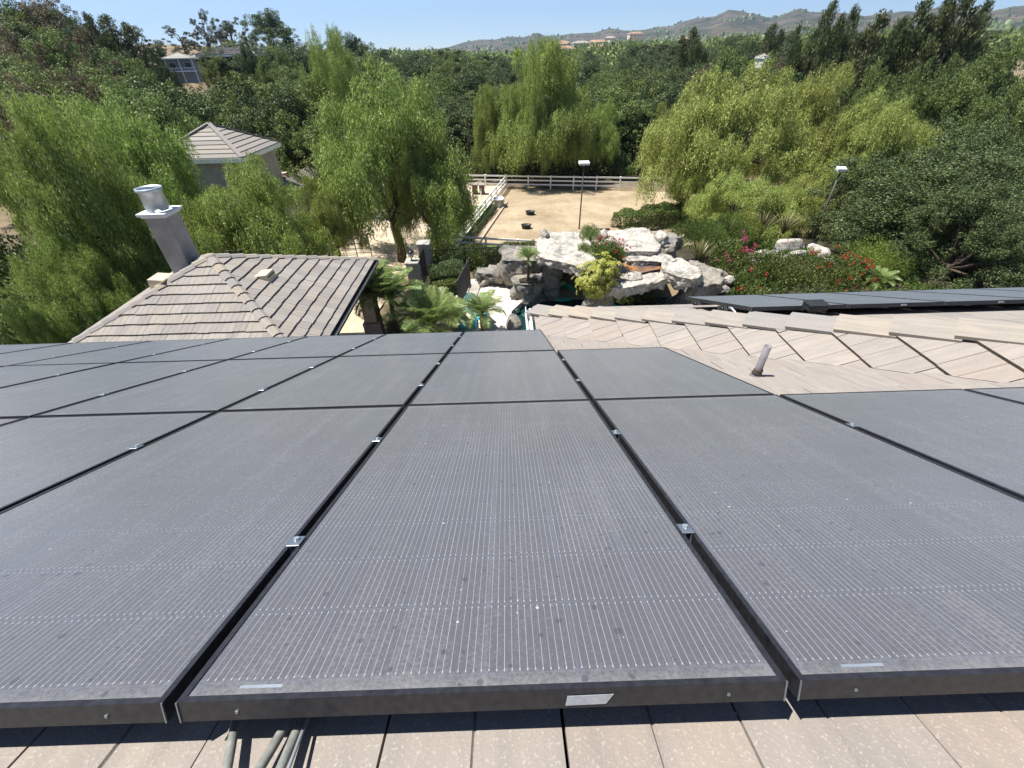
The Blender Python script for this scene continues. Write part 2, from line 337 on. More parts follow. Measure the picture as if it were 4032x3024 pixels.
B_.inputs['Base Color'].default_value = (.006, .035, .034, 1); B_.inputs['Roughness'].default_value = .04; B_.inputs['IOR'].default_value = 1.33
_n = N_.new('ShaderNodeTexNoise'); _n.inputs['Scale'].default_value = 3.5; _n.inputs['Detail'].default_value = 3
_b = N_.new('ShaderNodeBump'); _b.inputs['Strength'].default_value = .25; _b.inputs['Distance'].default_value = .05
L_.new(_n.outputs['Fac'], _b.inputs['Height']); L_.new(_b.outputs['Normal'], B_.inputs['Normal']); M['water'] = mW
mW, N_, L_, B_ = nmat('mineral_stained_water')
_n = N_.new('ShaderNodeTexNoise'); _n.inputs['Scale'].default_value = 3.; _n.inputs['Detail'].default_value = 8
_r = N_.new('ShaderNodeValToRGB'); L_.new(_n.outputs['Fac'], _r.inputs['Fac'])
_r.color_ramp.elements[0].position = .35; _r.color_ramp.elements[0].color = (.10, .085, .085, 1)
_r.color_ramp.elements[1].position = .6; _r.color_ramp.elements[1].color = (.33, .155, .055, 1)
L_.new(_r.outputs['Color'], B_.inputs['Base Color']); B_.inputs['Roughness'].default_value = .12
_b = N_.new('ShaderNodeBump'); _b.inputs['Strength'].default_value = .5; L_.new(_n.outputs['Fac'], _b.inputs['Height']); L_.new(_b.outputs['Normal'], B_.inputs['Normal'])
M['spill'] = mW

# ------------------------------------------------------------------ terrain
def sm(t): t = max(0., min(1., t)); return t*t*(3-2*t)
def gh(x, y):
    drop = 2.4*sm((y-22.5)/8.0)
    left = sm((-x-6)/6)                      # left of the driveway the bank is higher
    right = sm((x-12)/8)
    z = -drop*(1-.45*left)*(1-.45*right*(1-sm((y-29)/6)))
    z += 11.5*math.exp(-(((x+72)/34)**2+((y-118)/36)**2))       # knoll with the neighbours' houses
    z += 5.0*sm((x-34)/60)*sm((y-56)/60)
    z += 2.5*sm((-x-22)/30)*sm((y-5)/30)
    z += 10*sm((y-260)/900)*sm((x+60)/400)
    return z
def sheet(name, x0, x1, y0, y1, nx, ny, mat, dz=0.0, kind='structure', poly=None, fn=gh):
    V = []; Fc = []
    if poly is None:
        poly = lambda u, v: (x0+(x1-x0)*u, y0+(y1-y0)*v)
    for j in range(ny+1):
        for i in range(nx+1):
            x, y = poly(i/nx, j/ny); V.append((x, y, fn(x, y)+dz))
    for j in range(ny):
        for i in range(nx):
            a = j*(nx+1)+i; Fc.append((a, a+1, a+nx+2, a+nx+1))
    o = link(name, np_mesh(name, V, Fc, mat, True)); return tag(o, kind=kind)
def quadpoly(a, b, c, d):
    a, b, c, d = [np.array(q, float)[:2] for q in (a, b, c, d)]
    return lambda u, v: tuple((a*(1-u)+b*u)*(1-v)+(d*(1-u)+c*u)*v)
# ground: one sheet out to the horizon, finer near the house
gx = np.concatenate([-np.geomspace(6000, 62, 22), np.arange(-60, 61, 1.5), np.geomspace(62, 6000, 22)])
gy = np.concatenate([[-60, -30], np.arange(-14, 90, 1.5), np.geomspace(92, 7000, 34)])
V = [(x, y, (gh(x, y) - (.04 if 21 < y < 60 else 0)) if not (-9 < x < 16 and 8 < y < 22.4) else -.05 - (1.15 if (1.0 < x < 9.2 and 14.2 < y < 19.6) else 0)) for y in gy for x in gx]
nx = len(gx); Fc = [(j*nx+i, j*nx+i+1, (j+1)*nx+i+1, (j+1)*nx+i) for j in range(len(gy)-1) for i in range(nx-1)]
tag(link('ground', np_mesh('ground', V, Fc, M['dirt'], True)), kind='structure')

FZ = -1.07                                  # top of the paddock fence
pNL, pFL, pFR = G(1790, 932, FZ), G(1992, 693, FZ), G(2700, 704, FZ)
far_dir = (pFR-pFL).normalized()
pFR2 = pFL + far_dir*45
pNR = pNL + (G(2100, 950, FZ)-pNL).normalized()*34; pNM = pNL + (G(2100, 950, FZ)-pNL).normalized()*12.2
sheet('paddock_ground', 0, 0, 0, 0, 24, 16, M['sand'], .015, poly=quadpoly(pNL, pNR, pFR2, pFL))
lw = (pFL-pNL).normalized()
_g = lambda x, y: G(x, y, -2.35)
sheet('lawn', 0, 0, 0, 0, 10, 10, M['lawn'], .10, poly=quadpoly(_g(1640, 1070), _g(2010, 1070), _g(2085, 968), _g(1680, 950)))
sheet('lawn', 0, 0, 0, 0, 6, 16, M['lawn'], .08, poly=quadpoly(_g(1680, 949), pNL+Vector((0, -.9, 0)), _g(1932, 812), _g(1850, 812)))
sheet('dirt_track', 0, 0, 0, 0, 12, 24, M['track'], .03, poly=quadpoly((-14, 16), (-6.6, 16), (-2.2, 56), (-16, 56)))
sheet('dirt_track', 0, 0, 0, 0, 8, 4, M['track'], .05, poly=quadpoly(pNL+lw*13+Vector((-6, 0, 0)), pNL+lw*13+Vector((-.3, 0, 0)), pFL+Vector((-.3, 1.2, 0)), pFL+Vector((-7, 1.2, 0))))
# patio with the pool let into it
po = [G(2018, 1235, 0), G(2060, 1195, 0), G(2125, 1172, 0)]
def patio():
    bm = bmesh.new()
    pts = [(-2.6, 8), (9.8, 8), (9.8, 14.4), (1.2, 14.4), (.55, 15.6), (.15, 17.2), (.25, 18.5), (.75, 19.4), (1.35, 20.3), (1.3, 22.3), (-2.6, 22.3)]
    vs = [bm.verts.new((x, y, 0)) for x, y in pts]; f = bm.faces.new(vs)
    r = bmesh.ops.extrude_face_region(bm, geom=[f]); bmesh.ops.translate(bm, verts=[v for v in r['geom'] if isinstance(v, bmesh.types.BMVert)], vec=(0, 0, -.7))
    bmesh.ops.recalc_face_normals(bm, faces=bm.faces[:])
    me = bpy.data.meshes.new('patio'); bm.to_mesh(me); bm.free(); me.materials.append(M['patio'])
    return tag(link('patio', me), kind='structure')
patio()
tag(link('patio', np_mesh('patio', [(-9, 9, .0), (-5.0, 9, .0), (-5.4, 17.4, .0), (-9, 17.4, .0)], [(0, 1, 2, 3)], M['patio'])), kind='structure')
tag(link('pool_water', np_mesh('pool_water', [(-.2, 13.5, -.32), (9.6, 13.5, -.32), (9.6, 20.6, -.32), (-.2, 20.6, -.32)], [(0, 1, 2, 3)], M['water'])), kind='structure')
sheet('planting_bed', 0, 0, 0, 0, 6, 8, M['mulch'], .01, poly=quadpoly((-5.9, 15.2), (-2.5, 15.2), (-2.7, 24), (-4.9, 24)), fn=lambda x, y: gh(x, y))
sheet('planting_bed', 0, 0, 0, 0, 14, 14, M['mulch'], .03, poly=quadpoly((9.0, 15.5), (32, 15.5), (30, 31), (9.0, 31)), fn=lambda x, y: gh(x, y)+.6*sm((x-9)/5)*sm((y-15)/5))
# stepping slabs among the palms
for k, (px, py, wd, dp) in enumerate([(1625, 1290, 1.0, .9), (1665, 1283, .9, .7), (1712, 1290, 1.1, .8), (1775, 1275, 1.2, 1.1), (1600, 1312, 1.1, .5), (1745, 1262, .9, .45), (1655, 1262, .8, .4)]):
    c = G(px, py, .1); mb = MB(); mb.box((0, 0, 0), (wd, dp, .12), Matrix.Rotation(.1*k-.2, 3, 'Z'))
    o = mb.build('paving_slab', M['slab'], loc=c); bevel(o, .02)
    tag(o, ['pink paving slab left of the palms', 'small pink paving slab between the palms', 'pink paving slab behind the central palm trunk', 'big pink paving slab right of the central palm', 'long pink slab nearest the solar panels', 'narrow pink slab behind the central palm crown', 'narrow pink slab farthest left behind the palms'][k], 'paving slab', 'pink slabs among the palms')
# hills
RID = [(-40, -.9), (-16, -.9), (-11.5, -.6), (-10.3, -.25), (-8.9, -.07), (-6.8, .1), (-5.2, .28), (-3.7, .63), (-1.9, .84), (-.3, .81), (1.3, 1.03), (2.9, .94), (4.0, 1.31), (5.0, .96), (7.7, 1.13), (10.0, 1.18), (11.4, 1.49), (13.1, 1.25), (14.7, 1.26), (16.1, 1.44), (17.6, 1.53), (18.4, 1.82), (19.8, 2.04), (21.2, 2.07), (22.5, 2.57), (23.5, 2.39), (24.5, 2.19), (26.0, 1.83), (27.0, 1.88), (27.7, 2.23), (28.4, 2.39), (29.2, 2.12), (30.2, 2.06), (30.9, 2.05), (33.5, 1.71), (35.3, 1.81), (36.1, 1.9), (37.4, 1.77), (38.7, 2.14), (40.0, 1.93), (41.7, 1.61), (42.8, 1.85), (44, 1.8), (48, 2.2), (54, 1.6), (62, 1.9), (75, 1.2)]
ra, re = zip(*RID)
def hill_z(az, d):
    el = np.interp(az, ra, re); Dr = np.interp(az, [-40, -10, 10, 25, 60], [3600, 3200, 2700, 2300, 2100])
    top = CZ + Dr*math.tan(math.radians(el)) + 2
    t = (d-700)/(Dr-700)
    x, y = math.sin(math.radians(az))*d, math.cos(math.radians(az))*d
    nz = noise.fractal(Vector((x/330, y/330, 3.1)), 1.0, 2.1, 6)
    rg = 1-abs(noise.fractal(Vector((x/420, y/420, 9.3)), .9, 2.0, 5))
    if t < 0: return -6 + 3*nz
    if t <= 1: return -6 + (top+6)*(t**1.25)*(1 - .42*(1-t)*1.6*(1-rg)*1.5) + (1-t)*14*nz*t*2
    return top - (d-Dr)*.25 + 6*nz
azs = np.arange(-40, 75.1, .3); ds = np.concatenate([np.linspace(560, 3600, 80)])
V = []
for d in ds:
    for a in azs:
        V.append((math.sin(math.radians(a))*d, math.cos(math.radians(a))*d, hill_z(a, d)))
n = len(azs); Fc = [(j*n+i, j*n+i+1, (j+1)*n+i+1, (j+1)*n+i) for j in range(len(ds)-1) for i in range(n-1)]
tag(link('hills', np_mesh('hills', V, Fc, M['hill'], True)), kind='structure')
V, Fc = [], []                               # bushes and small trees dotted over the far slopes
for k in range(5200):
    a = rnd.uniform(-12, 47); d = 640 + 2300*rnd.random()**1.2
    z = hill_z(a, d); x, y = math.sin(math.radians(a))*d, math.cos(math.radians(a))*d
    if noise.noise(Vector((x/160, y/160, 0))) + (.55 if d < 1300 else .02) < rnd.uniform(-.1, .5): continue
    r = rnd.uniform(2.5, 7)*(1 if d < 1500 else 1.1); i = len(V)
    for j in range(6):
        th = j*math.pi/3+rnd.random(); V.append((x+r*math.cos(th)*rnd.uniform(.7, 1.2), y+r*math.sin(th), z-1))
    for j in range(6):
        th = j*math.pi/3+rnd.random(); V.append((x+r*.6*math.cos(th), y+r*.6*math.sin(th), z+r*rnd.uniform(.7, 1.1)))
    V.append((x, y, z+r*1.2))
    for j in range(6):
        q = (j+1) % 6; Fc += [(i+j, i+q, i+6+q), (i+j, i+6+q, i+6+j), (i+6+j, i+6+q, i+12)]
tag(link('hillside_scrub', np_mesh('scrub', V, Fc, M['leafdark'])), 'dark scrub and small trees dotted over the far brown hills', 'scrub', kind='stuff')

# ------------------------------------------------------------------ the roofs
TT = math.tan(.4241); SA, CA = math.sin(.4241), math.cos(.4241)
ROOFZ = CZ - .9512                            # main roof tile plane: z = ROOFZ - TT*y
def tile_mesh(name, wd=.165*2, ex=.35, ov=.06, th=.028, mat=None, lift=.030):
    # one flat interlocking tile: u across, v down the slope (butt at +v), groove along its middle
    g = .004; L = ex
    prof = [(0.0025, 0), (wd/2-g, 0), (wd/2, -.006), (wd/2+g, 0), (wd-.0025, 0)]
    V, Fc = [], []
    for v, zb in ((-ov, .000), (L, lift)):
        for (u, dz) in prof: V.append((u, v, zb+th+dz))
        V.append((wd-.0025, v, zb)); V.append((.0025, v, zb))
    n = 7
    for j in range(n):
        q = (j+1) % n; Fc.append((j, q, n+q, n+j))
    me = bpy.data.meshes.new(name); me.from_pydata(V, [], Fc+[tuple(range(n-1, -1, -1)), tuple(range(n, 2*n))]); me.materials.append(mat); me.materials.append(M['butt']); me.polygons[len(me.polygons)-1].material_index = 1; me.update()
    return me
def clip_mesh(me, M4, planes, name):
    bm = bmesh.new(); bm.from_mesh(me); bm.transform(M4)
    for (co, no) in planes:
        bmesh.ops.bisect_plane(bm, geom=bm.verts[:]+bm.edges[:]+bm.faces[:], plane_co=co, plane_no=no, clear_outer=True)
        e = [x for x in bm.edges if x.is_boundary]
        if e:
            try: bmesh.ops.holes_fill(bm, edges=e, sides=0)
            except Exception: pass
    if len(bm.faces) < 3: bm.free(); return None
    bm.transform(M4.inverted())
    m2 = bpy.data.meshes.new(name); bm.to_mesh(m2); bm.free()
    for mt in me.materials: m2.materials.append(mt)
    return m2
def tile_face(parent, O, u, d, poly, mat, b0=0., a0=0., wd=.33, ex=.35, single=None, jitter=.0025, margin=0.01, stagger=.165, th=.031, lift=.036):
    """lay tiles on the plane through O (u along the eave, d down the slope) inside the convex polygon poly [(a,b)...]; single(a,b) says which tiles become objects of their own"""
    u, d = Vector(u).normalized(), Vector(d).normalized(); nn = u.cross(d)
    if nn.z < 0: nn = -nn
    flip = u.cross(d).z < 0
    R3 = Matrix((u, d, nn)).transposed()
    base = tile_mesh('roof_tile', wd, ex, th=th, lift=lift, mat=mat)
    ar = sum(poly[i][0]*poly[(i+1) % len(poly)][1]-poly[(i+1) % len(poly)][0]*poly[i][1] for i in range(len(poly)))
    P2 = poly if ar > 0 else poly[::-1]
    hp = []
    for i in range(len(P2)):
        p, q = P2[i], P2[(i+1) % len(P2)]; e = (q[0]-p[0], q[1]-p[1]); l = math.hypot(*e); hp.append((p, (e[1]/l, -e[0]/l)))
    planes = [(O+u*p[0]+d*p[1]-(u*n[0]+d*n[1])*margin, (u*n[0]+d*n[1])) for p, n in hp]
    amin, amax = min(p[0] for p in P2), max(p[0] for p in P2); bmin, bmax = min(p[1] for p in P2), max(p[1] for p in P2)
    j0, j1 = math.floor((bmin-b0)/ex), math.ceil((bmax-b0)/ex); rest = []
    cnt = 0
    for j in range(j0, j1+1):
        b = b0+j*ex; off = a0+(stagger if j % 2 else 0)
        for i in range(math.floor((amin-off)/wd)-1, math.ceil((amax-off)/wd)+1):
            a = off+i*wd
            cs = [(a+x, b+y) for x in (0, wd) for y in (-.05, ex)]
            dist = [[(c[0]-p[0])*n[0]+(c[1]-p[1])*n[1] for c in cs] for p, n in hp]
            if any(min(dd) > -margin for dd in dist): continue
            M4 = Matrix.Translation(O+u*(a+rnd.uniform(-1, 1)*jitter)+d*(b+rnd.uniform(-2, 2)*jitter)+nn*rnd.uniform(0, jitter)) @ (R3 @ Matrix.Rotation(rnd.uniform(-.006, .006), 3, 'Z')).to_4x4()
            me = base
            if any(max(dd) > -margin for dd in dist):
                me = clip_mesh(base, M4, planes, 'roof_tile')
                if me is None: continue
            if single is None or single(a+wd/2, b+ex/2):
                o = bpy.data.objects.new('roof_tile', me); COL.objects.link(o); o.matrix_world = M4; o.parent = parent; cnt += 1
            else: rest.append((me, M4))
    if rest:
        bm = bmesh.new()
        for me, M4 in rest:
            t = me.copy(); t.transform(M4); bm.from_mesh(t); bpy.data.meshes.remove(t)
        m2 = bpy.data.meshes.new('roof_tiles'); bm.to_mesh(m2); bm.free(); m2.materials.append(mat); m2.materials.append(M['butt'])
        tag(link('roof_tiles', m2, parent), kind='stuff')
    return cnt
def caps(parent, A, B, n, mat, wd=.17, drop=.062, ex=.40, lift=.0, name='ridge_tile', s0=0.):
    """overlapping hip or ridge caps from the low end A up to B"""
    A, B = Vector(A), Vector(B); d = (B-A).normalized(); x = d.cross(Vector((0, 0, 1))).normalized(); z = x.cross(d)
    if z.z < 0: z = -z; x = -x
    prof = [(-wd, -drop), (-wd*.36, 0), (wd*.36, 0), (wd, -drop)]
    L = (B-A).length; k = int(L/ex)+1; R3 = Matrix((x, d, z)).transposed()
    V = []
    for v, zz in ((0, .042), (ex+.05, .0)):
        for (px_, pz) in prof: V.append((px_, v, pz+zz+.045))
        for (px_, pz) in reversed(prof): V.append((px_*.97, v, pz+zz+.016))
    Fc = [(j, (j+1) % 8, 8+(j+1) % 8, 8+j) for j in range(8)] + [(7, 6, 1, 0), (6, 5, 2, 1), (5, 4, 3, 2)] + [(8, 9, 14, 15), (9, 10, 13, 14), (10, 11, 12, 13)]
    me = bpy.data.meshes.new(name); me.from_pydata(V, [], Fc); me.materials.append(mat); me.update()
    for i in range(k):
        t = s0+i*ex
        if t > L: break
        M4 = Matrix.Translation(A+d*t+z*(lift+rnd.uniform(0, .004))) @ (R3 @ Matrix.Rotation(rnd.uniform(-.015, .015), 3, 'Z')).to_4x4()
        o = bpy.data.objects.new(name, me); COL.objects.link(o); o.matrix_world = M4; o.parent = parent

house = thing('house', 'near house whose tan tiled roof carries the black solar panels', 'house', (0, 0, 0))
XE = .45; EYM = 5.35; HK = 5.9; HK2 = 6.70; BZ = CZ-.59; EYB = HK2-XE
cA = ROOFZ-TT*HK                                # face A: z = cA + TT*x ; face B: z = BZ - TT*y
def slab(name, pts, mat, parent, th=.1):
    bm = bmesh.new(); vs = [bm.verts.new(p) for p in pts]; f = bm.faces.new(vs)
    r = bmesh.ops.extrude_face_region(bm, geom=[f]); bmesh.ops.translate(bm, verts=[v for v in r['geom'] if isinstance(v, bmesh.types.BMVert)], vec=(0, 0, -th))
    bmesh.ops.recalc_face_normals(bm, faces=bm.faces[:]); me = bpy.data.meshes.new(name); bm.to_mesh(me); bm.free(); me.materials.append(mat)
    return link(name, me, parent)
zm = lambda y: ROOFZ-TT*y
za = lambda x: cA+TT*x
zb = lambda y: BZ-TT*y
YT = -1.6                                        # ridge of the house, behind the viewer's feet
rm = slab('roof', [(-11, YT, zm(YT)), (HK-YT, YT, zm(YT)), (HK-EYM, EYM, zm(EYM)), (-11, EYM, zm(EYM))], M['deck'], house)
ra_ = slab('roof', [(XE, HK-XE, za(XE)), (XE, HK2-XE, za(XE)), (HK2-YT, YT, za(HK2-YT)), (HK-YT, YT, za(HK-YT))], M['deck'], house)
rb_ = slab('roof', [(XE, EYB, zb(EYB)), (HK2-YT, YT, zb(YT)), (14, YT, zb(YT)), (14, EYB, zb(EYB))], M['deck'], house)
# main slope
O = Vector((0, .03, zm(.03)))
yb = lambda y: (y-.03)/CA
polyM = [(-11, yb(YT)), (HK-YT, yb(YT)), (HK-EYM, yb(EYM)), (-11, yb(EYM))]
def singleM(a, b):
    y = .03+b*CA
    if -.3 < y < .4 and -1.6 < a < 1.7: return True
    return (a+y > 3.2 and y > 1.5 and a > 1.2 and (a+y) < 6.2 and a < 4.8) or (a > .3 and 4.0 < y < 5.4)
c1 = tile_face(rm, O, (1, 0, 0), (0, CA, -SA), polyM, M['tile'], 0, .083, single=singleM)
# face A, sloping down to the left; courses run straight ahead
OA = Vector((2.13, 0, za(2.13))); ax_ = lambda x: (2.13-x)/CA      # d points to -x, u along +y
polyA = [(HK-XE, ax_(XE)), (EYB, ax_(XE)), (YT, ax_(HK2-YT)), (YT, ax_(HK-YT))]
c2 = tile_face(ra_, OA, (0, 1, 0), (-CA, 0, -SA), polyA, M['tile'], 0, .02, single=lambda a, b: a > 1.2, stagger=.0)
# face B
OB = Vector((0, 0, zb(0))); polyB = [(XE, EYB/CA), (HK2-YT, YT/CA), (14, YT/CA), (14, EYB/CA)]
c3 = tile_face(rb_, OB, (1, 0, 0), (0, CA, -SA), polyB, M['tile2'], .1, .0, single=lambda a, b: a < 5.6 and b*CA > 1.6 and a+b*CA < 8.4)
print('tiles', c1, c2, c3)
hipA = Vector((XE, EYB, za(XE)+.02)); hipB = Vector((HK2-YT, YT, za(HK2-YT)+.02))
caps(ra_, hipA+Vector((.04, -.04, .035)), hipB, 30, M['captile'])
mb = MB(); mb.box((XE+.03, EYB-.05, za(XE)+.0), (.28, .24, .13), Matrix.Rotation(math.radians(45), 3, 'Z')); bevel(mb.build('ridge_tile', M['captile'], ra_), .03, 2)
# fascias, gutters and walls under the eaves
mb = MB()
mb.box((-5.28, EYM+.03, zm(EYM)-.1), (11.4, .03, .2)); mb.box((XE-.06, (HK-XE+EYB)/2-.05, za(XE)-.10), (.03, EYB-HK+XE+.35, .22)); mb.box((7.2, EYB+.03, zb(EYB)-.1), (13.5, .03, .2))
mb.build('fascia', M['white'], house)
mb = MB(); mb.box((XE-.13, (HK-XE+EYB)/2-.05, za(XE)-.03), (.012, EYB-HK+XE+.4, .12)); mb.box((XE-.1, (HK-XE+EYB)/2-.05, za(XE)-.085), (.08, EYB-HK+XE+.4, .012))
mb.box((-5.28, EYM+.12, zm(EYM)-.05), (11.4, .012, .12)); mb.box((-5.28, EYM+.08, zm(EYM)-.105), (11.4, .08, .012))
mb.build('gutter', M['white'], house)
mb = MB(); mb.box((-5.3, (EYM-.7-3)/2, (zm(EYM)-.25)/2), (11.0, EYM-.7+3, zm(EYM)-.25)); mb.box((7.4, (EYB-.6-3)/2, (zb(EYB)-.3)/2), (12.4, EYB-.6+3, zb(EYB)-.3))
mb.build('wall', M['stucco'], house)

# vent pipe between panels and valley
vp = Vector((2.02, 2.74, zm(2.74)+.03))
t = thing('vent_pipe', 'upright grey plumbing vent pipe on the tan tiles right of the panels', 'vent pipe', vp)
mb = MB(); n = 20; ro, ri = .027, .022
rings = [(ro, .0), (ro, .31), (ri, .31), (ri, .12)]
for r, z in rings:
    for j in range(n): mb.v.append((r*math.cos(2*math.pi*j/n), r*math.sin(2*math.pi*j/n), z))
for k in range(3):
    for j in range(n): mb.f.append((k*n+j, k*n+(j+1) % n, (k+1)*n+(j+1) % n, (k+1)*n+j))
mb.f.append(tuple(3*n+j for j in range(n)))
mb.build('pipe', M['pipe'], t, True)
mb = MB(); mb.tube([(0, 0, .045), (0, 0, .06), (.003, 0, .085), (0, 0, .10)], [.04, .036, .034, .028], 12); mb.build('mastic_collar', M['mastic'], t, True)
mb = MB(); mb.tube([(0, 0, -.03), (0, 0, .02), (0, 0, .055)], [.055, .048, .036], 16)
fr = Matrix.Rotation(-.4241, 3, 'X'); mb.box((0, -.02, .008), (.26, .30, .006), fr); mb.build('flashing', M['pipe'], t)

# ------------------------------------------------------------------ solar panels
PW, PL, PX, PY = 1.048, 1.762, 1.07, 1.7842
X0, Y0 = -.594, .2661
def panel_meshes():
    fw, h = .011, .042
    mb = MB()                                # frame: an upright wall with a slim lip
    mb.box((PW/2, fw/2, -h/2), (PW, fw, h)); mb.box((PW/2, PL-fw/2, -h/2), (PW, fw, h))
    mb.box((fw/2, PL/2, -h/2), (fw, PL-2*fw, h)); mb.box((PW-fw/2, PL/2, -h/2), (fw, PL-2*fw, h))
    mb.box((PW/2, fw+.012, -h+.001), (PW-2*fw, .024, .002)); mb.box((PW/2, PL-fw-.012, -h+.001), (PW-2*fw, .024, .002))
    fr = mb.mesh('frame', M['frame'])
    g = np_mesh('glass', [(fw, fw, -.0025), (PW-fw, fw, -.0025), (PW-fw, PL-fw, -.0025), (fw, PL-fw, -.0025), (fw, fw, -.008), (PW-fw, fw, -.008), (PW-fw, PL-fw, -.008), (fw, PL-fw, -.008)], [(0, 1, 2, 3), (7, 6, 5, 4)], M['panel'])
    mb = MB(); mb.box((0, -.0005, -h/2), (.0024, .003, h)); mt = mb.mesh('corner_mitre', M['alu'])
    mb = MB(); mb.box((0, -.001, -h/2-.003), (.005, .002, .005)); hl = mb.mesh('drain_hole', M['alu'])
    mb = MB(); mb.box((.13, fw+.016, -.0022), (.075, .006, .0006)); st = mb.mesh('serial_label', M['steel'])
    return fr, g, mt, hl, st
PF, PG, PM, PH, PS = panel_meshes()
proto = thing('solar_panel', 'p', 'solar panel', group='black solar panels on the main roof slope')
for nm, me, xx in (('frame', PF, 0), ('glass', PG, 0), ('corner_mitre', PM, .0012), ('corner_mitre', PM, PW-.0012), ('drain_hole', PH, .10), ('drain_hole', PH, PW-.10), ('serial_label', PS, 0)): link(nm, me, proto, (xx, 0, 0))
ordn = ['', 'first', 'second', 'third', 'fourth', 'fifth', 'sixth']
rows = ['front', 'middle', 'back']
vis = {0: range(-3, 4), 1: range(-5, 2), 2: range(-6, 1)}
first = True
def colname(c):
    return 'straight above the long middle panel' if c == 0 else '%s to the %s of the middle column' % (ordn[abs(c)], 'left' if c < 0 else 'right')
for r in range(3):
    for c in vis[r]:
        o = proto if first else copy_tree(proto); first = False
        s = Y0+r*PY+(PY-PL)/2
        o.location = (X0+c*PX+(PX-PW)/2, s*CA, CZ-.7512-s*SA)
        o.rotation_euler = (-.4241+rnd.uniform(-.0015, .0015), rnd.uniform(-.0012, .0012), 0)
        if c == 0 and r == 0: o['label'] = 'big black solar panel in the middle of the front row with silver tape'
        elif c == 0: o['label'] = 'black solar panel of the %s row straight beyond the middle front panel' % rows[r]
        else: o['label'] = 'black solar panel of the %s row, %s' % (rows[r], colname(c))
        if c == 0 and r == 0:
            mb = MB(); R_ = Matrix.Rotation(.02, 3, 'Y')
            mb.hexa([(.665, -.0022, -.034), (.735, -.0022, -.033), (.735, -.0012, -.033), (.665, -.0012, -.034), (.668, -.0022, -.014), (.748, -.0022, -.013), (.748, -.0012, -.013), (.668, -.0012, -.014)])
            mb.build('silver_tape', flat('silver_tape', (.42, .46, .50), .35, .4, .15, 90), o)
# clamps: plate on top, stem in the gap, hex bolt
def clamp_proto():
    t = thing('panel_clamp', 'c', 'clamp', group='silver clamps in the panel seams')
    mb = MB(); mb.box((0, 0, .0035), (.034, .044, .0035))
    for sx in (-.0085, .0085): mb.box((sx, 0, -.014), (.002, .043, .031))
    bevel(mb.build('plate', M['alu'], t), .001)
    mb = MB(); mb.tube([(0, 0, -.045), (0, 0, .006)], .004, 8); mb.build('bolt', M['alu'], t, True)
    mb = MB(); mb.tube([(0, .004, .0056), (0, .004, .012)], .0075, 6); mb.build('bolt_head', M['steel'], t)
    return t
cp_ = clamp_proto(); first = True
seams = {0: [-2, -1, 0, 1, 2, 3], 1: [-4, -3, -2, -1, 0, 1], 2: [-5, -4, -3, -2, -1, 0]}
def seamname(c):
    if c in (0, 1): return 'just %s of the middle column' % ('left' if c == 0 else 'right')
    return '%s seam %s of the middle column' % (ordn[abs(c)+1] if c < 0 else ordn[c], 'left' if c < 0 else 'right')
for r in range(3):
    for c in seams[r]:
        for q, fr_ in enumerate((.262, .69)):
            o = cp_ if first else copy_tree(cp_); first = False
            s = Y0+(r+fr_)*PY
            o.location = (X0+c*PX, s*CA, CZ-.7512-s*SA+.001); o.rotation_euler = (-.4241, 0, 0)
            o['label'] = 'silver clamp, %s row, %s, %s one' % (rows[r], seamname(c), 'nearer' if q == 0 else 'farther')
# rails under the panels
def rail(name, label, y0s, x0, x1, z_at, slope, group):
    t = thing(name, label, 'rail', (0, 0, 0), group=group); mb = MB(); s_, c_ = math.sin(slope), math.cos(slope)
    z = z_at(y0s); mb.beam((x0, y0s, z), (x1, y0s, z), .04, .045, Vector((0, s_, c_)))
    mb.build('channel', M['alu'], t)
    x = x0+.45
    mb = MB()
    while x < x1:
        mb.beam((x, y0s, z-.02), (x, y0s-.02, z-.14), .035, .03); x += 1.22
    mb.build('standoff', M['alu'], t)
for r in range(3):
    for q, f_ in enumerate((.262, .69)):
        s = Y0+(r+f_)*PY; y = s*CA
        rail('mounting_rail', '%s aluminium rail under the %s row of panels' % ('upper' if q == 0 else 'lower', rows[r]), y, X0+PX*(-9 if r else -7)+.05, X0+PX*((4, 2, 1)[r])-.04, lambda yy: CZ-.7512-TT*yy-.072, .4241, 'rails under the main panel rows')
# conduits under the front edge
for k, (xa, xb, rr, lab) in enumerate([(-.520, -.492, .0080, 'single grey conduit coming out under the front panel edge'), (-.430, -.438, .0086, 'slanting grey conduit left of the close pair'), (-.405, -.401, .0082, 'grey conduit of the close pair, left one'), (-.392, -.385, .0032, 'thin pale cable of the close pair, right one')]):
    pts = []
    for i in range(12):
        y = .50-.075*i; pts.append((xa+(xb-xa)*min(5, (.24-y)/.062), y, zm(y)+.092+.006*math.sin(i*.9+k)))
    t = thing('conduit', lab, 'conduit', (0, 0, 0), group='cables running up the tiles'); MB().tube(pts, rr, 10).build('sleeve', M['conduit'] if k < 3 else M['steel'], t, True)
    MB().tube([(p[0], p[1]-.4, zm(p[1]-.4)+.03) for p in (pts[-1],)]+[(pts[-1][0], pts[-1][1]-.8, zm(pts[-1][1]-.8)+.03)], rr*1.15, 8).build('coupling', M['black'], t, True)
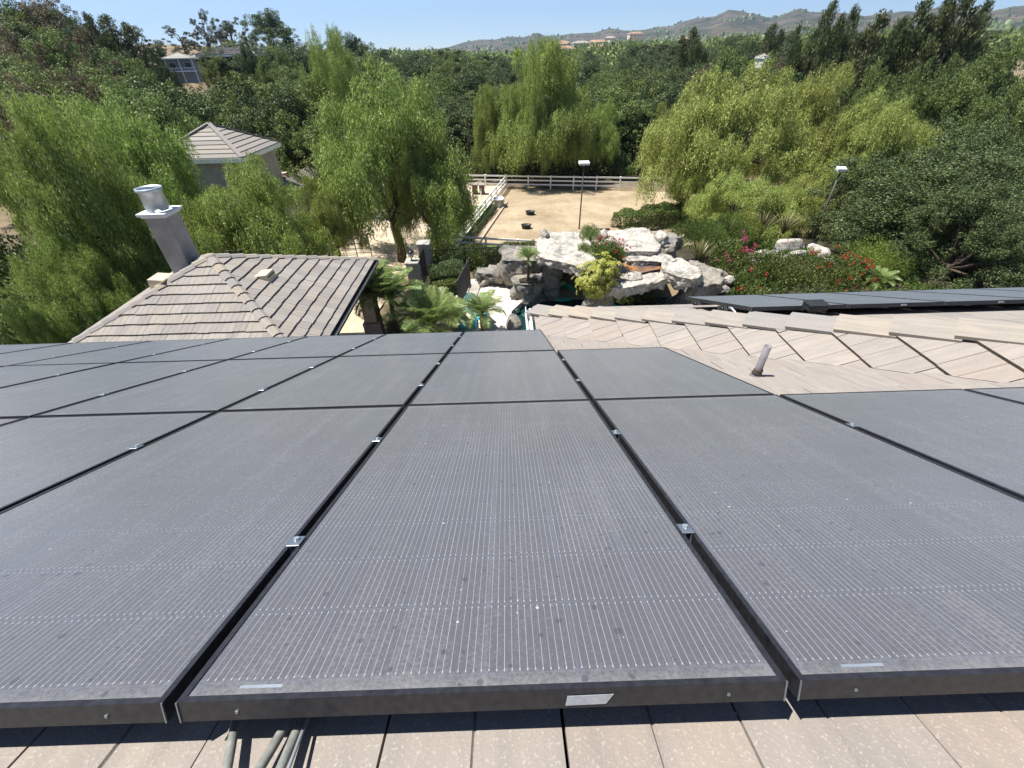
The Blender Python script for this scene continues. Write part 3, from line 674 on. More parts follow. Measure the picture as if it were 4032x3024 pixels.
for k, (px, py, qx, qy) in enumerate([(750, 2862, 712, 2960), (2918, 2805, 2975, 2905)]):   # bracket straps in the shade under the frame
    a = CAM+ray(px, py)*((ROOFZ+.06-CZ)/(ray(px, py).z+TT*ray(px, py).y)); b = CAM+ray(qx, qy)*((ROOFZ+.035-CZ)/(ray(qx, qy).z+TT*ray(qx, qy).y))
    t = thing('bracket', '%s tapered roof bracket showing under the front panel edge' % ('left' if k == 0 else 'right'), 'bracket', (0, 0, 0), group='roof brackets under the front panels')
    up = Vector((0, SA, CA)); x = Vector((.012, 0, 0)); mb = MB(); mb.hexa([a-x-up*.003, a+x-up*.003, b+x*.15-up*.003, b-x*.15-up*.003, a-x, a+x, b+x*.15, b-x*.15]); mb.build('strap', M['alu'], t)

# second array, beyond the hip
SB = math.radians(22.8)
pB = Vector((2.66, 4.10, CZ-2.25))
for c in range(5):
    o = copy_tree(proto); o.location = pB+Vector((c*PX, 0, 0)); o.rotation_euler = (-SB, 0, 0)
    o['group'] = 'solar panels of the small row on the right roof'
    o['label'] = '%s solar panel counted from the left in the raised row on the right roof' % ordn[c+1]
    for ch in list(o.children):
        if ch.name.startswith('silver_tape'): bpy.data.objects.remove(ch)
    mb = MB(); mb.box((.60, -.001, -.021), (.062, .002, .017)); mb.build('silver_tape', M['steel'], o)
    mb = MB(); mb.box((.60, -.002, -.021), (.040, .002, .010)); mb.build('label_print', M['pipe'], o)
for c in range(1, 5):
    for q, f_ in enumerate((.30, .70)):
        o = copy_tree(cp_); s = f_*PL; o.location = pB+Vector((c*PX-.011, s*math.cos(SB), -s*math.sin(SB)+.001)); o.rotation_euler = (-SB, 0, 0)
        o['label'] = 'silver clamp in the %s seam of the right roof panels, %s one' % (ordn[c], 'nearer' if q == 0 else 'farther'); o['group'] = 'clamps on the right roof panels'
for q, f_ in enumerate((.30, .72)):
    s = f_*PL; y = pB.y+s*math.cos(SB)
    rail('mounting_rail', '%s aluminium rail under the raised right roof panels' % ('nearer' if q == 0 else 'farther'), y, pB.x-.07, pB.x+5.3, lambda yy: pB.z-math.tan(SB)*(yy-pB.y)-.07, SB, 'rails under the right roof panels')
    t = thing('rail_end_clamp', '%s black rail end clamp at the left edge of the right panels' % ('nearer' if q == 0 else 'farther'), 'clamp', (pB.x-.06, y, pB.z-math.tan(SB)*(y-pB.y)-.06), (-SB, 0, 0), 'rail end clamps')
    mb = MB(); mb.box((0, 0, 0), (.055, .07, .045)); bevel(mb.build('end_cap', M['frame'], t), .006, 2)
    mb = MB(); mb.tube([(0, -.036, 0), (0, -.042, 0)], .008, 8); mb.build('bolt', M['alu'], t, True)
yj = pB.y-.12; zj = zb(yj)
t = thing('junction_box', 'black junction box on a flared stand before the right panels', 'junction box', (pB.x+.60, yj, zj+.02))
mb = MB(); mb.tube([(0, 0, 0), (0, 0, .06), (0, 0, .15)], [.05, .032, .03], 12); mb.build('stand', M['black'], t, True)
mb = MB(); mb.box((0, 0, .175), (.20, .13, .065)); bevel(mb.build('case', M['rubber'], t), .008, 2)
mb = MB(); mb.box((0, 0, .211), (.215, .145, .008)); bevel(mb.build('cover', M['rubber'], t), .002)
for sx in (-.05, .03): MB().tube([(sx, -.064, .175), (sx, -.068, .175)], .008, 10).build('screw', M['frame'], t, True)
t = thing('cable', 'grey flexible conduit curving down beside the right panels', 'cable', (0, 0, 0))
def onB(px, py, off): v = ray(px, py); return CAM+v*((BZ+off-CZ)/(v.z+TT*v.y))
MB().tube([Y(2872, 1211, 4.5), Y(2882, 1214, 4.45), Y(2894, 1228, 4.4), Y(2908, 1244, 4.34), Y(2926, 1258, 4.28)], .014, 10).build('conduit', M['steel'], t, True)

# ------------------------------------------------------------------ cabana with the hip roof
PXc, PYc, PZc, PA, PT_ = -9.12, 13.07, CZ-4.9, 3.86, .45
cab = thing('cabana', 'low stucco cabana with tan hip roof at the left', 'cabana', (0, 0, 0))
ez = PZc-PT_*PA
th = math.atan(PT_); cs, sn = math.cos(th), math.sin(th); apex = Vector((PXc, PYc, PZc))
mb = MB(); cr = [Vector((PXc+sx*PA, PYc+sy*PA, ez)) for sx, sy in ((-1, -1), (1, -1), (1, 1), (-1, 1))]
for i in range(4): mb.tri(cr[i], cr[(i+1) % 4], apex)
mb.quad(*[c-Vector((0, 0, .12)) for c in reversed(cr)])
for i in range(4): mb.quad(cr[i]-Vector((0, 0, .12)), cr[(i+1) % 4]-Vector((0, 0, .12)), cr[(i+1) % 4], cr[i])
rf = mb.build('roof', M['deck'], cab)
sl_ = PA/cs
tri_ = [(0, 0), (PA, sl_), (-PA, sl_)]
n1 = tile_face(rf, apex, (1, 0, 0), (0, -cs, -sn), tri_, M['tile2'], .1, .05, single=lambda a, b: b < 4.1 and not (a < -1.2-b*.4), stagger=.165, margin=.02, wd=.33, th=.04, lift=.05, jitter=.006)
n2 = tile_face(rf, apex, (0, 1, 0), (cs, 0, -sn), tri_, M['tile2'], .12, .0, single=lambda a, b: a > -2.7, margin=.02, th=.04, lift=.05, jitter=.006)
tile_face(rf, apex, (0, 1, 0), (-cs, 0, -sn), tri_, M['tile2'], .12, .0, single=lambda a, b: False, margin=.02)
tile_face(rf, apex, (1, 0, 0), (0, cs, -sn), tri_, M['tile2'], .12, .0, single=lambda a, b: False, margin=.02)
print('cabana tiles', n1, n2)
for c in cr: caps(rf, c+Vector((0, 0, .03)), apex+(c-apex).normalized()*.42+Vector((0, 0, .05)), 12, M['captile'], wd=.15)
R_ = Matrix.Rotation(.3, 3, 'Z'); mb = MB(); mb.tube([apex+Vector((0, 0, -.04)), apex+Vector((0, 0, .085)), apex+Vector((0, 0, .11))], [.2, .15, .05], 8); mb.build('apex_cap', M['captile'], rf, True)
mb = MB(); ge = .06
mb.box((PXc+PA+ge, PYc, ez-.08), (.10, 2*PA+.1, .11)); mb.box((PXc, PYc-PA-ge, ez-.08), (2*PA+.1, .10, .11)); mb.box((PXc-PA-ge, PYc, ez-.08), (.10, 2*PA+.1, .11)); mb.box((PXc, PYc+PA+ge, ez-.08), (2*PA+.1, .10, .11))
mb.build('gutter', M['frame'], cab)
mb = MB(); mb.box((PXc+PA+ge+.052, PYc, ez-.035), (.008, 2*PA+.1, .02)); mb.build('gutter_lip', M['steel'], cab)
def stone_pillar(parent, x, y, z0, z1, wd, rr, mat=M['rock']):
    h = z0; k = 0
    while h < z1-.02:
        ch = rr.uniform(.07, .13); ch = min(ch, z1-h)
        for side in range(4):
            a = -wd/2
            while a < wd/2-.02:
                bl = min(rr.uniform(.12, .26), wd/2-a); pr = rr.uniform(.0, .035)
                if wd/2-(a+bl) < .05: bl = wd/2-a
                cx_, cy_ = a+bl/2, -wd/2-pr/2+.02
                c, s_ = math.cos(side*math.pi/2), math.sin(side*math.pi/2)
                yield (x+cx_*c-cy_*s_, y+cx_*s_+cy_*c, h+ch/2), (bl-.01, .06+pr, ch-.008), side
                a += bl
        h += ch
def build_pillar(parent, x, y, z0, z1, wd, seed, as_parts=True):
    rr = random.Random(seed); MB().box((x, y, (z0+z1)/2), (wd-.03, wd-.03, z1-z0)).build('core', M['stucco'], parent)
    cubes = {}
    me = MB().box((0, 0, 0), (1, 1, 1)).mesh('stone', M['stone'])
    for c, d, side in stone_pillar(parent, x, y, z0, z1, wd, rr):
        if side in (0, 1) or (side == 3 and x > 0):
            o = link('stone', me, parent, c, (rr.uniform(-.02, .02), rr.uniform(-.02, .02), side*math.pi/2), d)
M['stone'] = flat('stacked_stone', (.34, .31, .275), .9, 0, .35, 1.7, .4)
oi_ = M['stone'].node_tree
for k, (cx_, cy_) in enumerate(((PXc+PA-.55, PYc+PA-.55), (PXc+PA-.55, PYc-PA+.55), (PXc-PA+.6, PYc+PA-.6), (PXc-PA+.6, PYc-PA+.6))):
    mb = MB(); mb.box((cx_, cy_, (ez-.12+.9)/2+.0), (.50, .50, ez-.12-.9)); o = mb.build('column', M['stucco_pink'], cab); bevel(o, .015)
    if k == 0: build_pillar(cab, cx_, cy_, 0, .92, .66, 5)
    else: MB().box((cx_, cy_, .46), (.62, .62, .92)).build('column_base', M['stone'], cab)
MB().box((PXc-.2, PYc, ez-.2), (2*PA-1.1, 2*PA-1.1, .12)).build('soffit', M['stucco'], cab)
MB().box((PXc-2.2, PYc, (ez-.25)/2), (2.6, 2*PA-1.4, ez-.25)).build('wall', M['stucco'], cab)
# box vents on the roof
def roof_vent(label, c, rz):
    t = thing('roof_vent', label, 'roof vent', c, (0, 0, rz), 'tan roof vents'); mb = MB()
    P = [(-.26, -.26, -.12), (.26, -.26, -.24), (.26, .26, -.24), (-.26, .26, -.12), (-.26, -.26, .06), (.20, -.26, .10), (.20, .26, .10), (-.26, .26, .06)]
    mb.hexa(P); bevel(mb.build('housing', M['tan_vent'], t), .006)
    MB().box((.215, 0, -.02), (.01, .44, .10)).build('opening', M['black'], t)
    MB().box((.02, 0, -.10), (.72, .66, .006), Matrix.Rotation(th, 3, 'Y')).build('flashing', M['tan_vent'], t)
vx, vy = -7.62, 12.95
roof_vent('tan box vent on the sunlit right slope of the cabana roof', (vx, vy, PZc-PT_*(vx-PXc)+.10), 0)
vx, vy = -10.35, 12.3
roof_vent('tan box vent half hidden behind the left hip of the cabana roof', (vx, vy, PZc+PT_*(vx-PXc)+.22), math.pi)
# chimney
ch = thing('chimney', 'grey stucco chimney with white cap and metal flue', 'chimney', (0, 0, 0))
c0 = Vector((-10.93, 14.36, 0)); zt = CZ-3.95
b = MB().box((c0.x, c0.y, (zt+3.6)/2), (.66, .72, zt-3.6)).build('stack', M['chimney'], ch); bevel(b, .02)
for wd, z0, z1 in ((.78, zt, zt+.06), (.90, zt+.06, zt+.15)): bevel(MB().box((c0.x, c0.y, (z0+z1)/2), (wd, wd+.05, z1-z0)).build('cap', M['cap'], ch), .015)
mb = MB(); n = 32; z0 = zt+.15; r0 = .33
prof = [(r0, .05), (r0, .16), (r0*.97, .55), (r0*1.10, .57), (r0*1.10, .66), (r0*1.04, .665), (r0*.93, .6), (r0*.92, .2)]
for k, (r, z) in enumerate(prof):
    for j in range(n):
        zz = z
        if k == 0: zz = .02+.10*max(0, math.sin(j/n*2*math.pi*4))**.6
        mb.v.append((c0.x+r*math.cos(2*math.pi*j/n), c0.y+r*math.sin(2*math.pi*j/n), z0+zz))
for k in range(len(prof)-1):
    for j in range(n): mb.f.append((k*n+j, k*n+(j+1) % n, (k+1)*n+(j+1) % n, (k+1)*n+j))
mb.build('flue', M['steel'], ch, True)

# ------------------------------------------------------------------ second house behind the trees
def hip_roof(parent, cx_, cy_, ax, ay, ze, slope, mat, rz=0, over=.0, name='roof', course=.36):
    """hip roof with stepped courses as real geometry, joined: it stands too far off to tell single tiles apart"""
    mb = MB(); n = max(2, int(min(ax, ay)/(course*.9)))
    R_ = Matrix.Rotation(rz, 3, 'Z'); P = lambda x, y, z: Vector((cx_, cy_, 0))+R_ @ Vector((x, y, 0))+Vector((0, 0, z))
    m = min(ax, ay)
    for i in range(n):
        t0, t1 = i/n*m, (i+1)/n*m+.03; z0, z1 = ze+slope*i/n*m, ze+slope*((i+1)/n*m+.03)
        if i == n-1: t1 = m; z1 = ze+slope*m
        a = [(-(ax-t0), -(ay-t0)), (ax-t0, -(ay-t0)), (ax-t0, ay-t0), (-(ax-t0), ay-t0)]; b = [(-(ax-t1), -(ay-t1)), (ax-t1, -(ay-t1)), (ax-t1, ay-t1), (-(ax-t1), ay-t1)]
        for k in range(4):
            q = (k+1) % 4; up = .05
            mb.quad(P(*a[k], z0+up), P(*a[q], z0+up), P(*b[q], z1), P(*b[k], z1)); mb.quad(P(*a[k], z0-.01), P(*a[q], z0-.01), P(*a[q], z0+up), P(*a[k], z0+up))
    rfo = mb.build(name, mat, parent)
    for sx, sy in ((-1, -1), (1, -1), (1, 1), (-1, 1)):
        MB().beam(P(sx*ax, sy*ay, ze+.06), P(sx*(ax-m), sy*(ay-m), ze+slope*m+.08), .26, .07).build('hip_cap', M['captile'], rfo)
    if abs(ax-ay) > .1: MB().beam(P(-(ax-m), -(ay-m), ze+slope*m+.08), P((ax-m), (ay-m), ze+slope*m+.08), .26, .07).build('ridge_cap', M['captile'], rfo)
    mb = MB()
    for (x0, y0, x1, y1) in ((-ax, -ay, ax, -ay), (ax, -ay, ax, ay), (ax, ay, -ax, ay), (-ax, ay, -ax, -ay)): mb.beam(P(x0, y0, ze-.13), P(x1, y1, ze-.13), .05, .24)
    mb.build('fascia', M['white'], parent)
    return rfo
def window(parent, c, wd, ht, ax='y', mat=None, grid=0):
    c = Vector(c); d = (wd, .06, ht) if ax == 'y' else (.06, wd, ht)
    f = MB().box(c, d).build('window', M['white'], parent)
    g = (wd-.14, .08, ht-.14) if ax == 'y' else (.08, wd-.14, ht-.14)
    MB().box(c, g).build('pane', mat or M['glass'], f); return f
h2 = thing('house', 'two storey stucco house with tan hip roof half hidden by pepper trees', 'house', (0, 0, 0))
hip_roof(h2, -19.0, 32.8, 2.9, 2.9, 5.0, .53, M['tile2'])
hip_roof(h2, -25.4, 34.2, 4.6, 3.6, 4.75, .40, M['tile2'])
MB().box((-19.0, 32.8, 2.0), (5.0, 5.0, 6.0)).build('wall', M['stucco'], h2); MB().box((-25.2, 34.2, 1.5), (8.4, 6.2, 5.4)).build('wall', M['stucco'], h2)
window(h2, (-16.48, 31.6, 4.25), .75, .62, 'x')
# lower wing: lean roof falling to the right, pink wall with white doors under it
q1, q2 = G(1063, 812, 2.1), G(1215, 668, 2.1)
xe = q1.x; y0_, y1_ = min(q1.y, q2.y)-6, max(q1.y, q2.y)
mb = MB(); nC = 9; xw = -16.5; zt_ = 2.1+(xe-xw)*.42
for i in range(nC):
    a, b = xe+(xw-xe)*i/nC, xe+(xw-xe)*(i+1.08)/nC; za_, zb_ = 2.1+(xe-a)*.42, 2.1+(xe-b)*.42
    mb.quad((a, y0_, za_+.05), (a, y1_, za_+.05), (b, y1_, zb_), (b, y0_, zb_)); mb.quad((a, y0_, za_), (a, y1_, za_), (a, y1_, za_+.05), (a, y0_, za_+.05))
mb.quad((xe, y0_, 2.05), (xw, y0_, 2.05), (xw, y1_, 2.05), (xe, y1_, 2.05)); mb.build('roof', M['tile2'], h2)
MB().box((xe+.03, (y0_+y1_)/2, 2.0), (.06, y1_-y0_, .2)).build('fascia', M['white'], h2)
MB().box(((xe-.8+xw)/2, (y0_+y1_)/2, .3), (xe-.8-xw, y1_-y0_-.8, 3.3)).build('wall', M['stucco_pink'], h2)
for k, f_ in enumerate((.10, .27, .44, .62, .82)): bevel(MB().box((xe-.78, y0_+(y1_-y0_)*f_, .1), (.06, .9, 2.3)).build('door', M['cap'], h2), .01)
roof_vent('small tan vent on the shaded lower wing of the house behind', (xe-1.3, G(1115, 695, 2.6).y, 2.1+1.3*.42+.15), 0)
# pipe corral beside it
ya, xa0 = 24.2, -13.6
for k, (yy, xs, xl) in enumerate(((23.6, -14.8, 5.0), (26.2, -13.4, 4.2), (29.0, -12.6, 3.4))):
    t = thing('corral_panel', ['nearest white pipe corral panel left of the pepper trunk', 'middle white pipe corral panel in front of the stable wall', 'farthest white pipe corral panel in front of the stable wall'][k], 'corral panel', (xs, yy, gh(xs, yy)), group='white pipe corral panels')
    for i in range(5): MB().tube([(0, 0, .35+i*.32), (xl, 0, .35+i*.32)], .028, 8).build('rail', M['white'], t, True)
    for x in (0, xl/2, xl): MB().tube([(x, 0, -.4), (x, 0, 1.68)], .034, 8).build('post', M['steel'], t, True)

# ------------------------------------------------------------------ white paddock fence
def rail_fence(label, a, b, gate=False, z=None, n=None, zr=(1.33, .92, .50), hh=1.42):
    a, b = Vector(a), Vector(b); L = (b-a).length; n = n or max(1, round(L/2.44)); d = (b-a)/n
    t = thing('paddock_fence', label, 'fence', (a.x, a.y, gh(a.x, a.y)), group='white rail fences round the paddock')
    base = Vector((a.x, a.y, gh(a.x, a.y)))
    pm = MB().box((0, 0, hh/2-.15), (.13, .13, hh+.3)).mesh('post', M['white'])
    cmb = MB(); cmb.hexa([(-.08, -.08, 0), (.08, -.08, 0), (.08, .08, 0), (-.08, .08, 0), (-.01, -.01, .06), (.01, -.01, .06), (.01, .01, .06), (-.01, .01, .06)]); cm = cmb.mesh('cap', M['white'])
    for i in range(n+1):
        p = a+d*i; zz = gh(p.x, p.y)-base.z; po_ = link('post', pm, t, (p.x-base.x, p.y-base.y, zz), (0, 0, math.atan2(d.y, d.x))); link('cap', cm, po_, (0, 0, hh))
        if i < n:
            q = a+d*(i+1); z2 = gh(q.x, q.y)-base.z
            for r_ in zr: MB().beam(Vector((p.x-base.x, p.y-base.y, zz+r_)), Vector((q.x-base.x, q.y-base.y, z2+r_)), .06, .15).build('rail', M['white'], t)
    return t
rail_fence('white three rail fence along the far side of the sandy paddock', pFL, pFR2)
rail_fence('white rail fence running diagonally along the left side of the paddock', pNL, pFL)
rail_fence('white rail fence on the near side of the paddock behind the black fence', pNL, pNM)
rail_fence('short white fence left of the far paddock corner behind the bins', pFL, pFL-far_dir*9.5)
# border timber along the left fence
lp = Vector((lw.y, -lw.x, 0)); a = pNL+lp*1.2; b = pFL+lp*1.2-lw*5.5
t = thing('border_log', 'long pale timber edging along the diagonal paddock fence', 'timber edging', (0, 0, 0)); MB().beam((a.x, a.y, gh(a.x, a.y)+.08), (b.x, b.y, gh(b.x, b.y)+.08), .14, .16).build('timber', M['slab'], t)
# tubs, tank, bins, marker post
def lathe_oval(mb, c, prof, ox, oy, n=24):
    i0 = len(mb.v)
    for r, z in prof:
        for j in range(n): mb.v.append((c[0]+r*ox*math.cos(2*math.pi*j/n), c[1]+r*oy*math.sin(2*math.pi*j/n), c[2]+z))
    for k in range(len(prof)-1):
        for j in range(n): mb.f.append((i0+k*n+j, i0+k*n+(j+1) % n, i0+(k+1)*n+(j+1) % n, i0+(k+1)*n+j))
    mb.f.append(tuple(i0+(len(prof)-1)*n+j for j in range(n)))
def tub(label, p, ox, oy, h, mat, inner, rim, gp, name='feed_tub'):
    t = thing(name, label, 'tub', (p.x, p.y, gh(p.x, p.y)+.01), group=gp); mb = MB()
    lathe_oval(mb, (0, 0, 0), [(.84, 0), (1, h-.05), (1.06, h-.05), (1.06, h), (.97, h), (.84, .05)], ox, oy); mb.build('tub', mat, t, True)
    mb = MB(); mb.v = [(ox*.93*math.cos(a_), oy*.93*math.sin(a_), h*.55) for a_ in np.linspace(0, 2*math.pi, 24, endpoint=False)]; mb.f = [tuple(range(24))]; mb.build('contents', inner, t)
tub('black oval feed tub nearer to the rock grotto', G(2072, 900, -2.4), .43, .30, .36, M['rubber'], M['mulch'], 0, 'black feed tubs in the paddock')
tub('black oval feed tub farther from the rock grotto', G(2088, 846, -2.4), .43, .30, .36, M['rubber'], M['mulch'], 0, 'black feed tubs in the paddock')
tub('grey galvanised water tank against the diagonal paddock fence', G(1966, 814, -2.4), .55, .62, .8, M['steel'], M['water'], 0, None, 'water_tank')
for k, (px, py) in enumerate(((1899, 766), (1872, 765))):
    p = G(px, py, -2.4); t = thing('wheeled_bin', 'brown wheeled bin %s by the white fence corner' % ('standing nearer' if k == 0 else 'half behind the drooping branches'), 'bin', (p.x, p.y, gh(p.x, p.y)+.03), group='brown wheeled bins')
    MB().hexa([(-.24, -.28, .06), (.24, -.28, .06), (.24, .24, .06), (-.24, .24, .06), (-.31, -.36, 1.0), (.31, -.36, 1.0), (.31, .32, 1.0), (-.31, .32, 1.0)]).build('body', M['bin'], t)
    MB().hexa([(-.33, -.38, 1.0), (.33, -.38, 1.0), (.33, .36, 1.03), (-.33, .36, 1.03), (-.28, -.32, 1.07), (.28, -.32, 1.07), (.28, .34, 1.1), (-.28, .34, 1.1)]).build('lid', M['lid'], t)
    for sx in (-.27, .27): MB().tube([(sx-.03, .24, .12), (sx+.03, .24, .12)], .12, 12).build('wheel', M['black'], t)
    MB().tube([(-.26, .38, .98), (.26, .38, .98)], .02, 6).build('handle', M['bin'], t)
p = G(1896, 795, -2.4); t = thing('marker_post', 'thin white post with a small sign between the bins and the lawn', 'post', (p.x, p.y, gh(p.x, p.y)))
MB().tube([(0, 0, 0), (0, 0, 1.25)], .045, 8).build('pole', M['white'], t, True); MB().box((0, -.05, 1.2), (.14, .02, .26)).build('plate', M['steel'], t)
# flood light poles
def light_pole(label, base, h, rz=0):
    t = thing('light_pole', label, 'light pole', base, (0, 0, rz), 'arena light poles'); MB().tube([(0, 0, -.2), (0, 0, h-.1)], [.065, .05], 10).build('pole', M['steel_dark'], t, True)
    MB().tube([(0, 0, h-.15), (0, 0, h+.02)], .045, 8).build('bracket', M['cap'], t, True)
    hd = MB().hexa([(-.42, -.28, h), (.42, -.28, h), (.42, .30, h+.05), (-.42, .30, h+.05), (-.42, -.28, h+.16), (.42, -.28, h+.16), (.42, .30, h+.24), (-.42, .30, h+.24)]).build('lamp_head', M['cap'], t); bevel(hd, .02)
    MB().hexa([(-.36, -.24, h-.012), (.36, -.24, h-.012), (.36, .26, h+.028), (-.36, .26, h+.028), (-.36, -.24, h-.002), (.36, -.24, h-.002), (.36, .26, h+.038), (-.36, .26, h+.038)]).build('lens', M['glass'], t)
M['steel_dark'] = flat('painted_pole', (.09, .08, .07), .5)
b = G(2280, 902, -2.4); hh_ = Y(2302, 648, b.y).z+2.4; light_pole('arena light on a dark pole standing in the paddock behind the grotto', (b.x, b.y, -2.4), hh_)
b = G(2318, 700, -2.4); light_pole('arena light on a grey pole against the central pepper tree', (b.x, b.y, -2.4), Y(2333, 497, b.y).z+2.4, .1)
b = Y(3316, 660, 27.5); light_pole('arena light in front of the right pepper tree', (b.x, b.y, gh(b.x, b.y)), b.z-gh(b.x, b.y)-.2, -.2)
for _c in bpy.data.objects:
    if _c.get('label') == 'arena light in front of the right pepper tree':
        for _k in _c.children:
            if _k.name.startswith(('lamp_head', 'lens')): _k.scale = (.6, .6, 1)

# ------------------------------------------------------------------ pillars, iron fence, gates
def pillar(label, c, wd, h, seed, lantern=False):
    t = thing('stone_pillar', label, 'pillar', (0, 0, 0), group='stacked stone gate pillars'); z0 = gh(c.x, c.y)-.1
    build_pillar(t, c.x, c.y, z0, z0+h, wd, seed); bevel(MB().box((c.x, c.y, z0+h+.05), (wd+.14, wd+.14, .11)).build('capstone', M['rock'], t), .025)
    if lantern:
        z = z0+h+.105; l = thing('lantern', 'black globe lantern on the nearer stone pillar', 'lantern', (c.x, c.y, z)); K = M['black']
        MB().tube([(0, 0, 0), (0, 0, .03), (0, 0, .05), (0, 0, .13)], [.09, .07, .03, .025], 12).build('stem', K, l, True)
        MB().tube([(0, 0, .13), (0, 0, .17), (0, 0, .28), (0, 0, .40)], [.05, .09, .135, .115], 12).build('globe', M['lampglass'], l, True)
        for j in range(4):
            a_ = j*math.pi/2+.4; MB().tube([(.06*math.cos(a_), .06*math.sin(a_), .13), (.145*math.cos(a_), .145*math.sin(a_), .28), (.12*math.cos(a_), .12*math.sin(a_), .41)], .007, 6).build('rib', K, l, True)
        MB().tube([(0, 0, .40), (0, 0, .42), (0, 0, .48), (0, 0, .50), (0, 0, .56)], [.15, .15, .07, .025, .008], 12).build('hood', K, l, True)
M['lampglass'] = flat('lamp_glass', (.55, .56, .52), .15)
P1 = Vector((-4.65, 20.75, 0)); P2_ = Vector((-4.45, 23.4, 0))
pillar('nearer stacked stone gate pillar carrying a lantern', P1, .55, 1.78, 21, True); pillar('farther shaded stone gate pillar at the end of the iron fence', P2_, .58, 1.85, 22)
def picket_fence(label, a, b, h, sp=.105, group=None, za=None, zb_=None, thick=.018, name='iron_fence', postn=None, mat=None):
    mat = mat or M['black']; a, b = Vector(a), Vector(b); z0 = gh(a.x, a.y) if za is None else za; z1 = gh(b.x, b.y) if zb_ is None else zb_; a.z, b.z = z0, z1
    t = thing(name, label, 'fence', (0, 0, 0), group=group); L = (b-a).length; n = int(L/sp); d = (b-a)/n; dn = (b-a).normalized()
    me = MB().box((0, 0, h/2+.03), (thick, thick, h-.06)).mesh('picket', mat)
    for i in range(1, n): link('picket', me, t, a+d*i)
    for f_ in (h-.04, .12): MB().beam(a+Vector((0, 0, f_)), b+Vector((0, 0, f_)), .035, .035).build('rail', mat, t)
    pn = postn or max(1, round(L/2.4))
    for i in range(pn+1): MB().box((0, 0, h/2-.05), (.055, .055, h+.14)).build('post', mat, t, loc=a+(b-a)*i/pn)
    return t
f0 = Vector((P2_.x+.3, P2_.y+.05, 0)); f1 = Vector((1.5, 24.6, 0))
picket_fence('black iron fence between the far stone pillar and the grotto', f0, f1, 1.45, za=-.15, zb_=-.45, postn=3)
picket_fence('black iron gate leaf between the two stone pillars', P1+Vector((.15, .3, 0)), P2_+Vector((.0, -.3, 0)), 1.65, za=0, zb_=-.1, name='iron_gate', postn=1)
fa, fb = G(1817, 1196, 0), G(1851, 1124, 0)
t = picket_fence('dark louvred pool fence running towards the viewer left of the rocks', fa+Vector((-.06, -.5, 0)), fb+Vector((.02, .1, 0)), 1.45, sp=.14, za=0, zb_=0, thick=.05, name='pool_fence', postn=2, mat=M['slatgrey'] if 'slatgrey' in M else flat('dark_grey_slats', (.07, .065, .062), .6))
fa, fb = G(3130, 940, -.6), G(3560, 1012, -.6)
picket_fence('brown paling fence on the right slope under the oaks', (fa.x, fa.y, 0), (fb.x, fb.y, 0), 1.5, sp=.16, thick=.03, name='paling_fence', za=gh(fa.x, fa.y), zb_=gh(fb.x, fb.y), mat=flat('brown_paling', (.10, .062, .04), .8))
sheet('garden_path', 0, 0, 0, 0, 10, 4, M['slab'], .035, poly=quadpoly((fa.x+.5, fa.y+.6), (fb.x+.5, fb.y+.6), (fb.x+3, fb.y+5.5), (fa.x+3, fa.y+5.5)))
fa, fb = G(3155, 1010, .6), G(3200, 985, .6)
picket_fence('short piece of black iron railing beside the upper rocks', (fa.x, fa.y, 0), (fb.x, fb.y, 0), .8, za=.5, zb_=.5, postn=1)

